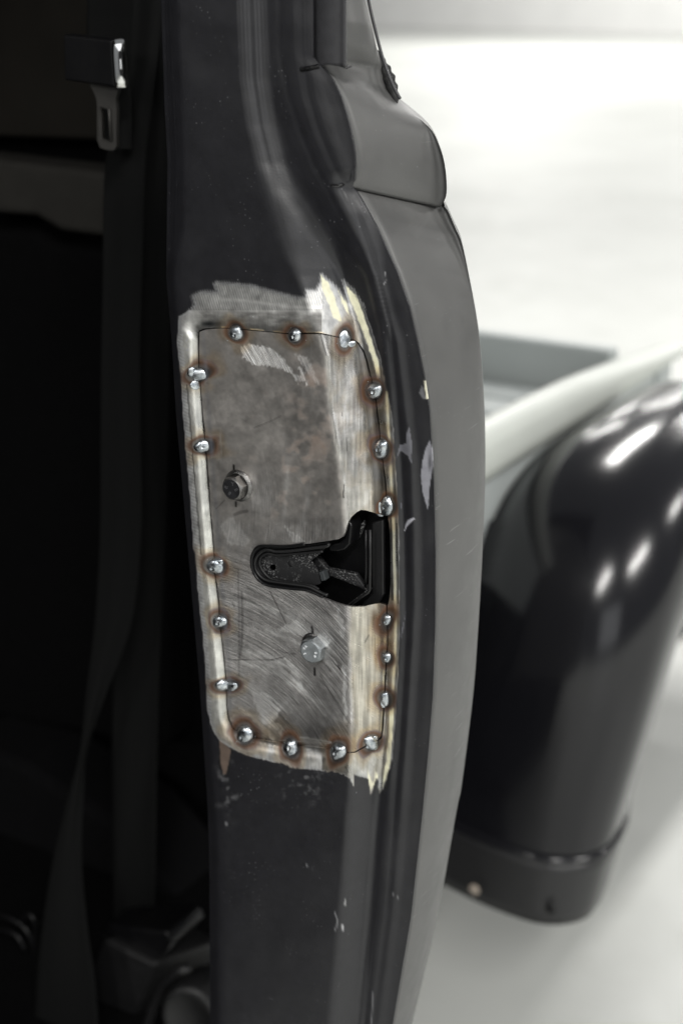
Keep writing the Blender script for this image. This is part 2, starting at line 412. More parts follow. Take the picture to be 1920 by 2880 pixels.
SEAM = [(559,931),(572,926),(590,923),(643,923),(699,928),(755,933),(799,938),(850,937),(904,938),(942,946),(969,953),(993,955),(1008,964),(1024,990),(1034,1020),(1041,1053),(1047,1076),(1052,1099),(1057,1125),(1061,1158),(1067,1211),(1071,1259),(1077,1303),(1085,1364),(1088,1423),(1089,1453),(1091,1580),(1088,1708),(1087,1744),(1090,1777),(1090,1815),(1087,1848),(1086,1879),(1084,1930),(1082,1966),(1080,2002),(1077,2053),(1072,2076),(1059,2084),(1044,2091),(1019,2104),(998,2116),(983,2117),(951,2112),(928,2106),(859,2097),(817,2099),(782,2089),(730,2079),(698,2073),(682,2066),(655,2050),(642,2020),(638,1984),(637,1951),(638,1927),(635,1909),(631,1866),(626,1815),(621,1772),(617,1747),(616,1708),(611,1662),(605,1616),(604,1591),(602,1560),(599,1517),(590,1415),(582,1313),(576,1237),(571,1185),(568,1143),(563,1074),(559,1051),(559,1015),(558,977)]
OPEN = [(1089,1453),(1070,1448),(1048,1441),(1028,1435),(1014,1434),(1002,1441),(986,1456),(976,1476),(971,1496),(964,1509),(953,1516),(924,1521),(868,1529),(807,1535),(756,1534),(731,1535),(720,1541),(708,1560),(704,1580),(707,1602),(720,1625),(736,1639),(759,1649),(812,1656),(857,1660),(880,1667),(902,1680),(916,1685),(944,1696),(969,1703),(992,1707),(1023,1706),(1051,1699),(1068,1697),(1082,1700),(1089,1707),(1094,1686),(1098,1644),(1098,1560),(1096,1504),(1093,1470)]
BARE = [(504,890),(500,964),(513,1092),(516,1160),(526,1288),(536,1390),(546,1543),(551,1560),(558,1662),(571,1777),(579,1866),(582,1943),(586,1997),(599,2053),(617,2081),(647,2102),(693,2124),(744,2136),(795,2147),(828,2160),(897,2165),(962,2175),(985,2190),(993,2209),(998,2180),(1019,2186),(1036,2193),(1042,2232),(1052,2206),(1061,2186),(1066,2238),(1075,2218),(1090,2181),(1100,2142),(1108,2053),(1113,2002),(1118,1900),(1123,1713),(1121,1675),(1121,1492),(1115,1390),(1110,1288),(1100,1160),(1095,1143),(1087,1097),(1067,1002),(1044,926),(1019,857),(993,816),(965,789),(976,847),(950,811),(927,791),(904,771),(901,793),(888,816),(860,814),(858,834),(837,837),(786,824),(710,803),(608,792),(602,798),(610,821),(562,820),(540,834),(548,858),(513,888)]
CREAM = [[(903,773),(925,798),(945,850),(962,905),(948,900),(936,890),(922,850),(905,810)],
         [(950,815),(972,850),(985,890),(975,880),(960,850)],
         [(972,803),(1000,830),(1025,895),(1045,955),(1062,1010),(1068,1060),(1060,1066),(1050,1020),(1036,980),(1018,925),(995,870),(980,835)],
         [(1075,2217),(1088,2181),(1098,2135),(1104,2053),(1108,1990),(1094,1990),(1092,2060),(1086,2140),(1078,2180)],
         [(1042,2230),(1036,2192),(1034,2165),(1043,2190),(1050,2204),(1054,2160),(1062,2185),(1052,2205)]]
WELDS = [(664,936,17,20,0),(829,944,15,20,0),(969,954,14,23,.1),(1051,1099,19,22,0),(1071,1262,18,25,.15),(1088,1424,15,26,.2),
         (1087,1743,12,15,0),(1087,1849,12,14,0),(1082,1966,13,18,-.2),(1044,2089,16,20,-.6),(951,2113,18,23,.1),(817,2102,18,23,.1),
         (688,2066,18,25,-.25),(638,1927,29,14,.05),(617,1747,20,17,.1),(604,1591,25,19,.15),(571,1254,22,18,-.1),(557,1052,27,18,.1)]

# ---- colours and wear of the steel (its own colours: paint, bare steel, heat tint, rust, old cream paint)
def over(col, mask, c):
    return col * (1 - mask[:, None]) + np.asarray(c)[None] * mask[:, None]
def heat_tint(x, y, col, met, rou):
    for i, (wx, wy, rx, ry, ro) in enumerate(WELDS):
        near = (abs(x - wx) < 110) & (abs(y - wy) < 110)
        if not near.any(): continue
        X, Y = x[near], y[near]
        ang = np.arctan2(Y - wy, X - wx)
        q = np.hypot((X - wx) / (rx + 1), (Y - wy) / (ry + 1)); dist = (q - 1) * (rx + ry) / 2
        wob = 1 + .9 * (vnoise(X + i * 91, Y, 26, 31) - .5) + .3 * np.sin(ang * 2 + i * 1.7)
        dist = dist / wob / (.75 + .55 * ((i * 7919) % 13) / 12)
        c = col[near]; mm = met[near]; rr = rou[near]
        straw = .60 * np.exp(-((dist - 24) / 13) ** 2)
        c = c * (1 - .75 * straw[:, None] * (1 - np.array([.80, .60, .33]))[None])
        brown = .95 * np.exp(-((dist - 9) / 9.) ** 2)
        c = over(c, brown, (.075, .030, .010))
        red = .42 * np.exp(-((dist - 14.5) / 4.) ** 2)
        c = over(c, red, (.22, .10, .04))
        c = over(c, .45 * np.exp(-((dist - 16) / 3.) ** 2) * (((i * 31) % 5) / 4), (.10, .11, .16))
        soot = .85 * sstep(10, -2, dist) + .8 * np.exp(-(((X - wx) * .6 + (Y - wy) * (1 if wy > 1000 else -1) * .6 - 16) / 12) ** 2) * np.exp(-(dist / 22) ** 2) * .6
        c = over(c, np.clip(soot, 0, .92), (.012, .011, .011))
        col[near] = c; rou[near] = np.clip(rr + .15 * brown, 0, .8); met[near] = mm * (1 - .5 * np.clip(brown + soot, 0, 1))
def dark_line(col, x, y, path, w, a, c=(.015, .014, .014)):
    d_ = linedist(path, x, y); return over(col, a * sstep(w, w * .35, d_), c)

def paint_jamb(x, y):
    n = len(x); col = np.tile(np.array(PAINT), (n, 1)); met = np.zeros(n); rou = np.full(n, .39); scr = np.zeros(n)
    col = col * (1 + .25 * (fbm(x, y, 90, 3) - .5))[:, None]
    # dusty smears and scuffs in the paint
    smear = sstep(.52, .8, fbm(x, y, 26, 40)) * np.exp(-(((x - 640) / 26) ** 2 + ((y - 2215) / 60) ** 2)) \
        + .55 * sstep(.55, .85, fbm(x, y, 12, 44)) * np.exp(-(((x - 850) / 60) ** 2 + ((y - 2200) / 60) ** 2))
    col = over(col, np.clip(smear * .5, 0, .6), (.30, .30, .31))
    for poly, c, a in (([(1207,1239),(1215,1262),(1216,1313),(1207,1372),(1203,1435),(1189,1390),(1183,1339),(1187,1298),(1197,1262)], (.27, .27, .30), .9),
                       ([(1151,1201),(1159,1257),(1155,1288),(1159,1308),(1146,1282),(1126,1267),(1115,1288),(1123,1252),(1141,1247),(1143,1216)], (.15, .15, .17), .75),
                       ([(1137,1493),(1145,1480),(1166,1459),(1164,1456),(1149,1461),(1141,1471)], (.38, .38, .42), .9),
                       ([(1187,1081),(1178,1104),(1188,1121),(1197,1122)], (.14, .14, .15), .8),
                       ([(1191,1070),(1203,1072),(1209,1122),(1198,1122)], (.62, .60, .48), .95),
                       ([(617,2078),(650,2108),(643,2145),(636,2177),(628,2177),(620,2145)], (.115, .085, .068), .95),
                       ([(967,2538),(972,2530),(972,2545),(968,2549)], (.4, .4, .4), .7), ([(961,2605),(966,2598),(966,2612),(962,2620)], (.35, .35, .36), .9),
                       ([(1133,1395),(1128,1420),(1130,1450),(1126,1420)], (.2, .2, .24), .6), ([(1140,1720),(1128,1780),(1126,1800),(1135,1760)], (.16, .16, .19), .5)):
        s_ = sdf(poly, x, y); mk = a * sstep(1.2, -1.2, s_ + 2 * (vnoise(x, y, 5, 8) - .5))
        if a == .9 and len(poly) == 9: mk = mk * (1 - .75 * np.exp(-(((x - 1208) / 5) ** 2 + ((y - 1300) / 26) ** 2)))
        col = over(col, mk, c); rou = rou * (1 - mk) + .42 * mk
    ring = np.abs(sdf([(615,2076),(654,2108),(646,2150),(638,2184),(626,2184),(617,2148)], x, y)); col = over(col, .7 * sstep(4, 1, ring) * (y > 2085), (.008, .008, .008))
    for path, w, a in (                       ([(940,2562),(947,2580),(949,2600),(942,2615)], 2.2, .4), ([(860,2433),(875,2440),(880,2450)], 1.6, .4), ([(1083,764),(1085,790),(1079,800)], 1.6, .5),
                       ([(1100,2512),(1126,2530)], 1.6, .35), ([(633,2316),(655,2322)], 1.5, .35), ([(1048,2790),(1046,2850),(1044,2890)], 2., .3)):
        col = dark_line(col, x, y, path, w, a, (.42, .42, .44))
    # bare ground steel round the cut-out; grinding leaves a feathered edge
    sb = sdf(BARE, x, y)
    rag = (y < 872) * 3.2 * np.sin(x * 1.05 + y * .28) + np.where(y > 2130, 6., 2.2) * (vnoise(x * 3, y * .35, 8, 12) - .5) + 2.5 * (vnoise(x, y, 14, 13) - .5)
    soft_ = 2.0 + 3.5 * (y < 860); bare = sstep(soft_, -soft_, sb + rag)
    g = .44 + .30 * fbm(x, y, 30, 15) + .15 * (vnoise(x * 2.2, y * .3, 7, 16) - .5)
    bc = np.stack([g * .99, g * .985, g * .965], 1)
    feather = sstep(-14, 0, sb); bc = bc * (1 - .35 * feather[:, None]) + np.array([.27, .28, .32])[None] * .35 * feather[:, None]
    # top: bluish ground stripes above, bent edge below coloured with soot and shade
    top = (y < 935) & (x < 905)
    hatch = .5 + .5 * np.sin(x * 1.05 + y * .28); stripe = np.where(top & (y < 872), .42 + .45 * hatch, 1.)
    flat_ = sstep(10, 30, sdf(SEAM, x, y)) * (x < 905); bc = bc * (1 + .45 * flat_)[:, None] * stripe[:, None]
    lineb = np.exp(-((y - (846 + (x - 620) * .06 + 5 * np.sin(x / 60))) / 5) ** 2) * top * sstep(590, 640, x); bc = over(bc, .55 * lineb, (.85, .84, .82))
    soot_shade = top * sstep(862, 885, y + (x - 700) * -.03 + 12 * (vnoise(x, y, 30, 18) - .5)) * sstep(520, 575, x)
    bc = over(bc, .8 * soot_shade * (.55 + .6 * fbm(x * .6, y * 1.6, 16, 19)), (.085, .08, .075))
    lip_ = sstep(6.5, 3., sdf(SEAM, x, y)) * (y < 960) * (x > 590) * (x < 940) * sstep(.35, .6, vnoise(x, y, 20, 82)); bc = over(bc, .85 * lip_, (.82, .70, .50))
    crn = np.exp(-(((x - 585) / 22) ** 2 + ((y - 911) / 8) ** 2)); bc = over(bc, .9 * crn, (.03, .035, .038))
    # left flange: two bright ground strips divided by a fine dark line
    lx = np.interp(y, [960,1090,1160,1290,1390,1560,1660,1780,1870,1950], [515,527,533,543,552,566,573,582,590,594])
    left = (x < 640) & (y > 940) & (y < 2060)
    hl = .5 + .5 * np.sin(y * 1.3 + x * .3)
    bc = np.where((left & (x < lx))[:, None], bc * (1.0 + .35 * hl)[:, None], bc)
    bc = np.where((left & (x >= lx))[:, None], bc * np.array([1.02, 1.02, .99]), bc)
    bc = over(bc, .8 * left * sstep(2.6, 1., abs(x - lx)) * (y < 1560) * (y > 1080), (.05, .045, .04))
    # right flange: stripes of ground steel and old cream paint
    dx = x - cD(y); right = (x > 1040) & (y > 1100)
    s1 = np.exp(-((dx + 9 + 3 * vnoise(x, y, 60, 21)) / 4.5) ** 2); s2 = np.exp(-((dx + 46) / 4.) ** 2) * (y < 1420)
    bc = over(bc, right * np.clip(.05 + 1.0 * s1 + .7 * s2, 0, 1) * (y < 2010), (.78, .76, .60))
    bc = over(bc, right * .75 * sstep(3.2, 1.4, abs(dx + 17)) * (y > 1440) * (y < 1690), (.03, .03, .03))
    bc = over(bc, right * .7 * sstep(2.6, 1.2, abs(dx + 2)) * (y > 1470) * (y < 1700), (.04, .04, .04))
    grime = right * sstep(.5, .75, fbm(x, y * .5, 30, 23)); bc = over(bc, .35 * grime, (.20, .15, .08))
    creamm = np.zeros(n)
    for poly in CREAM: creamm = np.maximum(creamm, sstep(2., -2., sdf(poly, x, y) + 4 * (vnoise(x * 2, y * .4, 9, 25) - .5)))
    bc = over(bc, creamm, (.80, .78, .58))
    low = (y > 2090) & (x > 980)
    bc = over(bc, .5 * low * sstep(.35, .7, vnoise(x * 3, y * .25, 9, 27)), (.40, .38, .33))
    bm = .95 * (1 - creamm) * (1 - .8 * np.clip(right * (s1 + s2), 0, 1) * (y < 2010))
    br = .23 + .16 * fbm(x, y, 22, 29) + .25 * soot_shade + .20 * flat_; br = br * (1 - creamm) + .4 * creamm
    heat_tint(x, y, bc, bm, br)
    col = col * (1 - bare[:, None]) + bc * bare[:, None]; met = met * (1 - bare) + bm * bare; rou = rou * (1 - bare) + br * bare
    scr = scr + bare * (1 - creamm) * .25
    # soot halo on the paint next to hot welds
    for wx, wy in ((1090, 1090), (1100, 1965), (1110, 1400)):
        col = over(col, .5 * np.exp(-(((x - wx) / 16) ** 2 + ((y - wy) / 30) ** 2)), (.012, .012, .012))
    return col, np.stack([met, rou, scr], 1)

def paint_patch(x, y):
    n = len(x); B = cB(y); C = cC(y)
    f1 = fbm(x, y, 70, 50); f2 = fbm(x, y, 24, 52); f3 = vnoise(x, y, 7, 54)
    g = .46 + .09 * (f1 - .4) + .05 * (f2 - .5) + .07 * (f3 - .5)
    col = np.stack([g * 1.05, g * .995, g * .945], 1); met = np.full(n, .97); rou = .49 + .12 * (f2 - .5); scr = np.full(n, .12)
    # brushed by the sander: lower half, round the bolts, along the edge of the opening
    br = sstep(1500, 1640, y + 60 * (f1 - .5))
    br = np.maximum(br, .75 * sstep(0, 1, 1.15 - np.hypot((x - 735) / 70, (y - 1395) / 95)))
    br = np.maximum(br, .8 * sstep(1430, 1500, y + 40 * (f1 - .5)) * (x < 980) * (.45 + .55 * sstep(.4, .6, vnoise(x * 1.6 + y * .5, y * .3, 14, 56))))
    bg_ = .55 + .17 * (vnoise(x * .5 + y * .2, y * .9 - x * .35, 26, 58) - .5) + .10 * (f2 - .5)
    dim = np.exp(-(((x - 800) / 120) ** 2 + ((y - 2050) / 60) ** 2)); bg_ = bg_ * (1 - .45 * dim)
    col = col * (1 - br[:, None]) + np.stack([bg_, bg_ * .965, bg_ * .95], 1) * br[:, None]
    rou = rou * (1 - br) + .42 * br; scr = np.maximum(scr, br * 1.0); met = np.maximum(met, .96 * br)
    # sanding strokes, their glints painted as pale colour
    for poly, a in (([(676,979),(694,967),(761,977),(794,1005),(817,1036),(837,1079),(822,1053),(804,1041),(756,1030),(710,1025),(682,1005)], .75),
                    ([(829,995),(863,1005),(890,1060),(902,1085),(880,1070),(845,1020)], .55), ([(840,1035),(850,1033),(868,1084),(860,1086)], .7), ([(822,1050),(852,1062),(858,1074),(838,1072)], .6),
                    ([(700,1940),(760,1960),(790,2000),(770,2030),(740,2040),(722,1990)], .45), ([(745,2010),(800,2050),(805,2060),(760,2040)], .4),
                    ([(780,1770),(830,1745),(890,1775),(930,1800),(925,1825),(880,1790),(830,1785)], .6), ([(800,1850),(830,1870),(850,1930),(842,1950),(820,1900)], .5),
                    ([(950,1700),(968,1760),(972,1800),(960,1790),(945,1745)], .4), ([(962,1870),(972,1880),(976,2030),(968,2035)], .7), ([(984,1760),(990,1900),(991,2030),(985,2040)], .6),
                    ([(800,1480),(830,1500),(860,1524),(820,1526)], .45), ([(620,1480),(650,1450),(700,1520),(690,1535),(640,1530)], .35), ([(553+30,1280),(606,1250),(622,1290),(628,1300)], .25)):
        mk = a * sstep(2.5, -2.5, sdf(poly, x, y) + 9 * (vnoise(x * 1.5 + y * .4, y * .5, 6, 60) - .5))
        col = over(col, mk, (.92, .91, .90)); rou = rou * (1 - mk) + .52 * mk; scr = np.maximum(scr, mk * 1.5)
    for (ax_, ay_), r0_, a0_, a1_, w_, am in (((600,2250), 330, -88, -48, 9, .32), ((600,2250), 395, -80, -40, 7, .30), ((600,2250), 430, -86, -52, 10, .34), ((600,2250), 262, -75, -30, 8, .30), ((600,2250), 500, -72, -46, 8, .32),
                                              ((600,2250), 560, -84, -60, 10, .28), ((620,2180), 180, -70, -20, 9, .34), ((560,2300), 470, -70, -40, 6, .3), ((250,1330), 560, -2, 14, 8, .25), ((250,1330), 620, 4, 16, 9, .22), ((980,2150), 250, -175, -120, 7, .18)):
        rr_ = np.hypot(x - ax_, y - ay_); an_ = np.degrees(np.arctan2(y - ay_, x - ax_))
        mk = am * np.exp(-((rr_ - r0_ + 8 * (vnoise(an_ * 6, rr_, 30, 90) - .5)) / w_) ** 2) * sstep(a0_ - 6, a0_ + 4, an_) * sstep(a1_ + 8, a1_ - 6, an_) * (.4 + .9 * vnoise(rr_ * 1.0, an_ * 2, 5, 91))
        mk = np.clip(mk * 1.5, 0, .8); col = over(col, mk, (.92, .91, .90)); rou = rou * (1 - mk) + .5 * mk  # sander arcs with their glints put into the colour
    # rust bloom near the bend and a few blotches
    ru = sstep(.45, .72, f1 + .25 * (f2 - .5)) * np.exp(-(((x - 880) / 60) ** 2 + ((y - 1160) / 130) ** 2))
    ru = np.clip(ru + .45 * sstep(.6, .8, fbm(x, y, 30, 64)) * np.exp(-(((x - 840) / 130) ** 2 + ((y - 1300) / 260) ** 2)), 0, 1)
    col = over(col, .62 * ru, (.30, .155, .08)); met = met * (1 - .45 * ru); rou = rou + .12 * ru
    # the bend: ground bright, straw coloured in places
    xb = x + 14 * (vnoise(x * .5, y * .25, 12, 66) - .5)
    bend = sstep(-10, 10, xb - B) * sstep(12, -6, x - C)
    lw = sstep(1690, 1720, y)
    gb = .52 + .34 * (vnoise(x * 2.2, y * .16, 9, 68) - .5) + .16 * (f2 - .5) - .06 * lw
    cb = np.stack([gb * 1.0, gb * .97, gb * .92], 1); cbl = np.stack([gb * .98, gb * .93, gb * .81], 1)
    cb = cb * (1 - lw[:, None]) + cbl * lw[:, None]
    left_grey = lw * sstep(16, 2, x - B - 4); cb = over(cb, .35 * left_grey, (.24, .22, .19))  # darker grey along the left part of the lower bend
    gold = sstep(.55, .75, fbm(x * 1.5, y * .6, 30, 70)); cb = over(cb, .22 * gold, (.46, .37, .25))
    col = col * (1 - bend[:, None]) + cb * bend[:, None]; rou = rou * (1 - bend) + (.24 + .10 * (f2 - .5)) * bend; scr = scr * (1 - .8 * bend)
    met = met * (1 - bend) + (.95 - .25 * lw) * bend
    # sliver between the bend and the seam
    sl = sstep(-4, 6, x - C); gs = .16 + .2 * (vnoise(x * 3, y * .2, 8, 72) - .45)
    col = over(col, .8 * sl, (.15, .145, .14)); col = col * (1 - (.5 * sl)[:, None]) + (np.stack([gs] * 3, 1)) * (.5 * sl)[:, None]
    col = over(col, sl * .7 * sstep(4, 1.5, abs(x - np.interp(y, [1700,1780,2060], [1079,1083,1072]))) * (y > 1760), (.6, .57, .45))
    # smoky band along the bottom edge and the top right
    sm = np.exp(-(((x - 895) / 55) ** 2 + ((y - 2062) / 22) ** 2)); col = over(col, .45 * sm, (.03, .028, .026))
    sm2 = np.exp(-(((x - 1010) / 22) ** 2 + ((y - 1115) / 45) ** 2)); col = over(col, .7 * sm2, (.07, .042, .022))
    sm3 = np.exp(-(((x - 1055) / 18) ** 2 + ((y - 1735) / 34) ** 2)); col = over(col, .8 * sm3, (.10, .055, .025))
    sm4 = np.exp(-(((x - 1058) / 10) ** 2 + ((y - 1850) / 26) ** 2)); col = over(col, .6 * sm4, (.22, .13, .05))
    blue = np.exp(-(((x - 1064) / 13) ** 2 + ((y - 1428) / 22) ** 2)); col = over(col, .75 * blue, (.12, .15, .19))
    heat_tint(x, y, col, met, rou)
    # blue-grey strip along the left edge
    lf = np.interp(y, [940,1250,1560,1900], [566,588,612,640]); col = over(col, .3 * np.exp(-((x - lf - 6) / 6) ** 2), (.22, .24, .29))
    # layout lines, marker ticks, hair scratches
    for path, w, a in (([(657,1309),(658,1322)], 4.5, .95), ([(664,1412),(664,1424)], 4., .9), ([(877,1763),(880,1788)], 4.5, .95), ([(884,1880),(885,1898)], 5., .95),
                       ([(643,1854),(700,1857),(760,1857),(800,1848)], 1.8, .8), ([(760,1664),(785,1715),(806,1757)], 1.8, .8), ([(780,1826),(800,1836),(830,1840)], 1.6, .6),
                       ([(680,1665),(682,1740),(679,1820),(674,1850)], 5., .4), ([(670,1600),(672,1700),(672,1900)], 2.4, .45), ([(900,1900),(960,2000),(985,2035)], 4., .35), ([(607,1432),(632,1406)], 1.7, .6),
                       ([(715,1203),(760,1185),(790,1170)], 2.2, .35), ([(968,1364),(965,1390),(966,1400)], 2.6, .8), ([(961,1170),(962,1160)], 2., .6), ([(974,1230),(975,1268)], 2.2, .6),
                       ([(950,1870),(956,1882)], 4., .7), ([(1026,1806),(1036,1787)], 3., .6), ([(660,1447),(680,1440),(694,1438)], 7., .45), ([(652,1693),(660,1708)], 1.8, .6)):
        col = dark_line(col, x, y, path, w, a)
    for path, w, a in (([(860,1143),(930,1135)], 1.5, .4), ([(808,1326),(828,1334),(855,1365)], 1.6, .5), ([(766,1326),(900,1390)], 1.3, .35), ([(672,1168),(688,1178)], 2., .6), ([(597,1163),(605,1190)], 2., .45), ([(619,1210),(624,1295)], 2., .3), ([(873,955),(876,990),(871,1020)], 2., .45), ([(602,2080-10),(930,2091)], 2., .25), ([(845,2073),(930,2087)], 3.5, .4)):
        col = dark_line(col, x, y, path, w, a, (.6, .59, .57))
    return col, np.stack([np.clip(met, 0, 1), np.clip(rou, .15, .9), scr], 1)

# ------------------------------------------------------------------ door jamb sheet with the cut-out
ax_y = np.r_[np.arange(-110, 740, 9), np.arange(740, 2290, 3.2), np.arange(2290, 2990, 9)]
ax_x = np.arange(430, 1250, 3.2)
def lev_jamb(X, Y):
    hole = -sdf(SEAM, X, Y) + 1.2 + .9 * (vnoise(X, Y, 18, 78) - .5)
    op = -sdf(OPEN, X, Y)
    return np.maximum.reduce([cA(Y) - X, X - cRight(Y), np.minimum(hole, 60), np.minimum(op, 60)])
jamb = sheet('door_jamb', ax_x, ax_y, lev_jamb, jamb_surf, M_JAMB, truck, paint_jamb, .0014)
# the jamb's return flange, folded back into the cab along the inner edge
yy = np.linspace(-110, 2980, 120); e0 = jamb_surf(cA(yy) + .3, yy)
rows = [[p, p + np.array([-.004, .012, 0]), p + np.array([-.004, .05, 0])] for p in e0]
M_RETURN = plain('return_flange_paint', PAINT, .5, scale=40)
loft('return_flange', rows, M_RETURN, truck)

ptx = np.arange(550, 1105, 2.8); pty = np.arange(915, 2125, 2.8)
def lev_patch(X, Y):
    gap = .9 + 2.4 * vnoise(X, Y, 46, 77) + 2.2 * ((X > 1030) & (Y > 1900) & (Y < 2080)) + 1.2 * ((X > 1000) & (Y < 1060))
    return np.maximum(sdf(SEAM, X, Y) + gap, np.minimum(-sdf(OPEN, X, Y), 60))
def patch_surf(x, y):
    d_ = jamb_d(x, y) + .0006 * (vnoise(x, y, 200, 80) - .2)
    # stamped rounded edge along the bottom, slight lift at the cut lip of the opening
    d_ = d_ - .0022 * sstep(26, 0, -sdf(SEAM, x, y)) * sstep(2040, 2070, y) * (x < 960)
    return J(x, y, d_)
patch = sheet('patch_panel', ptx, pty, lev_patch, patch_surf, M_JAMB, truck, paint_patch, .0016)
patch['label'] = 'bare steel patch panel with sander marks, cut-out and rust bloom'

# ------------------------------------------------------------------ weld beads
def frame(px, py):
    p = jamb_surf(np.array([px]), np.array([py]))[0]
    a = jamb_surf(np.array([px + 7.]), np.array([py]))[0] - jamb_surf(np.array([px - 7.]), np.array([py]))[0]
    b = jamb_surf(np.array([px]), np.array([py - 7.]))[0] - jamb_surf(np.array([px]), np.array([py + 7.]))[0]
    su, sv = np.linalg.norm(a) / 14, np.linalg.norm(b) / 14
    nrm = np.cross(a, b); nrm /= np.linalg.norm(nrm)
    if nrm[1] > 0: nrm = -nrm
    return p, a / np.linalg.norm(a), b / np.linalg.norm(b), nrm, su, sv
def lump(lobes, crater, seed, rings=11, seg=26):
    """lobes: (cx, cy, rx, ry, rot, height factor)"""
    rg = np.random.default_rng(seed); ph = rg.random(4) * 6.28; vs = []; fs = []
    cx, cy, rx, ry, ro, hf = lobes
    p, eu, ev, en, su, sv = frame(cx, cy)
    rx, ry = rx * 1.14, ry * 1.10
    hgt = hf * .60 * min(rx * su, ry * sv)
    co_, si = math.cos(ro), math.sin(ro)
    off = rg.random(2) * .4 - .2
    for i in range(rings + 1):
        q = i / rings
        for j in range(seg):
            a = 2 * math.pi * j / seg
            w = 1 + .06 * math.sin(2 * a + ph[0]) + .05 * math.sin(3 * a + ph[1]) + .03 * math.sin(5 * a + ph[2])
            lx, ly = q * w * math.cos(a), q * w * math.sin(a)
            z = math.sqrt(max(0, 1 - q ** 2.2))
            dc = math.hypot(lx - off[0], ly + .15 - off[1])
            z += crater * (-.22 * math.exp(-(dc / .15) ** 2) + .07 * math.exp(-((dc - .26) / .09) ** 2))
            z += .025 * math.sin(5 * lx + ph[0]) * math.sin(6 * ly + ph[3]) * (1 - q)
            X, Y = lx * rx * su, ly * ry * sv
            vs.append(p + eu * (X * co_ - Y * si) + ev * (X * si + Y * co_) + en * (z * hgt - .0003))
    for i in range(rings):
        for j in range(seg):
            fs.append((i * seg + j, (i + 1) * seg + j, (i + 1) * seg + (j + 1) % seg, i * seg + (j + 1) % seg))
    return vs, fs
def bead(parts, seed):
    V, Fc = [], []
    for n_, (lb, cr) in enumerate(parts):
        v, f_ = lump(lb, cr, seed * 10 + n_); o = len(V); V += v; Fc += [tuple(i + o for i in q) for q in f_]
    return mesh('weld_bead', V, Fc, M_WELD, patch)
extra = {13: [((652, 1930, 15, 12, 0, .8), .0)], 17: [((549, 1084, 13, 12, 0, .5), .0), ((540, 1046, 12, 13, 0, .8), 0)], 9: [((1055, 2078, 7, 8, 0, .8), 0), ((1037, 2098, 8, 8, 0, .8), 0)],
         5: [((1068, 1428, 16, 22, .2, .25), 0)], 4: [((1058, 1264, 13, 21, .1, .45), 0)], 2: [((990, 967, 10, 9, .3, .5), 0)], 15: [((615, 1583, 12, 11, 0, .9), 0)], 8: [((1077, 1976, 12, 14, 0, .4), 0)]}
for i, (wx, wy, rx, ry, ro) in enumerate(WELDS):
    hf = .45 if i == 2 else 1.
    if i == 13: parts = [((628, 1926, 19, 15, 0, 1.), 0)]
    else: parts = [((wx, wy, rx, ry, -ro, hf), 0 if i in (8, 9, 17) else 1)]
    bead(parts + extra.get(i, []), 100 + i)
# spatter: tiny balls of metal stuck to the panel
sv_, sf_ = [], []
bmS = bmesh.new(); bmesh.ops.create_icosphere(bmS, subdivisions=1, radius=1); isv = [v.co.copy() for v in bmS.verts]; isf = [tuple(v.index for v in f_.verts) for f_ in bmS.faces]; bmS.free()
for k_ in range(110):
    w_ = WELDS[rng.integers(len(WELDS))]; a = rng.random() * 6.28; dd = 24 + rng.exponential(30)
    x_, y_ = w_[0] + dd * math.cos(a), w_[1] + dd * math.sin(a)
    if not (520 < x_ < 1100) or float(sdf(OPEN, np.array([x_]), np.array([y_]))[0]) < 4: continue
    p = jamb_surf(np.array([x_]), np.array([y_]))[0]; rr = .00013 + .0003 * rng.random() ** 3; o = len(sv_)
    sv_ += [p + np.array(v) * rr for v in isv]; sf_ += [tuple(i + o for i in f_) for f_ in isf]
sp_ = mesh('weld_spatter', sv_, sf_, M_WELD, patch); sp_['kind'] = 'stuff'

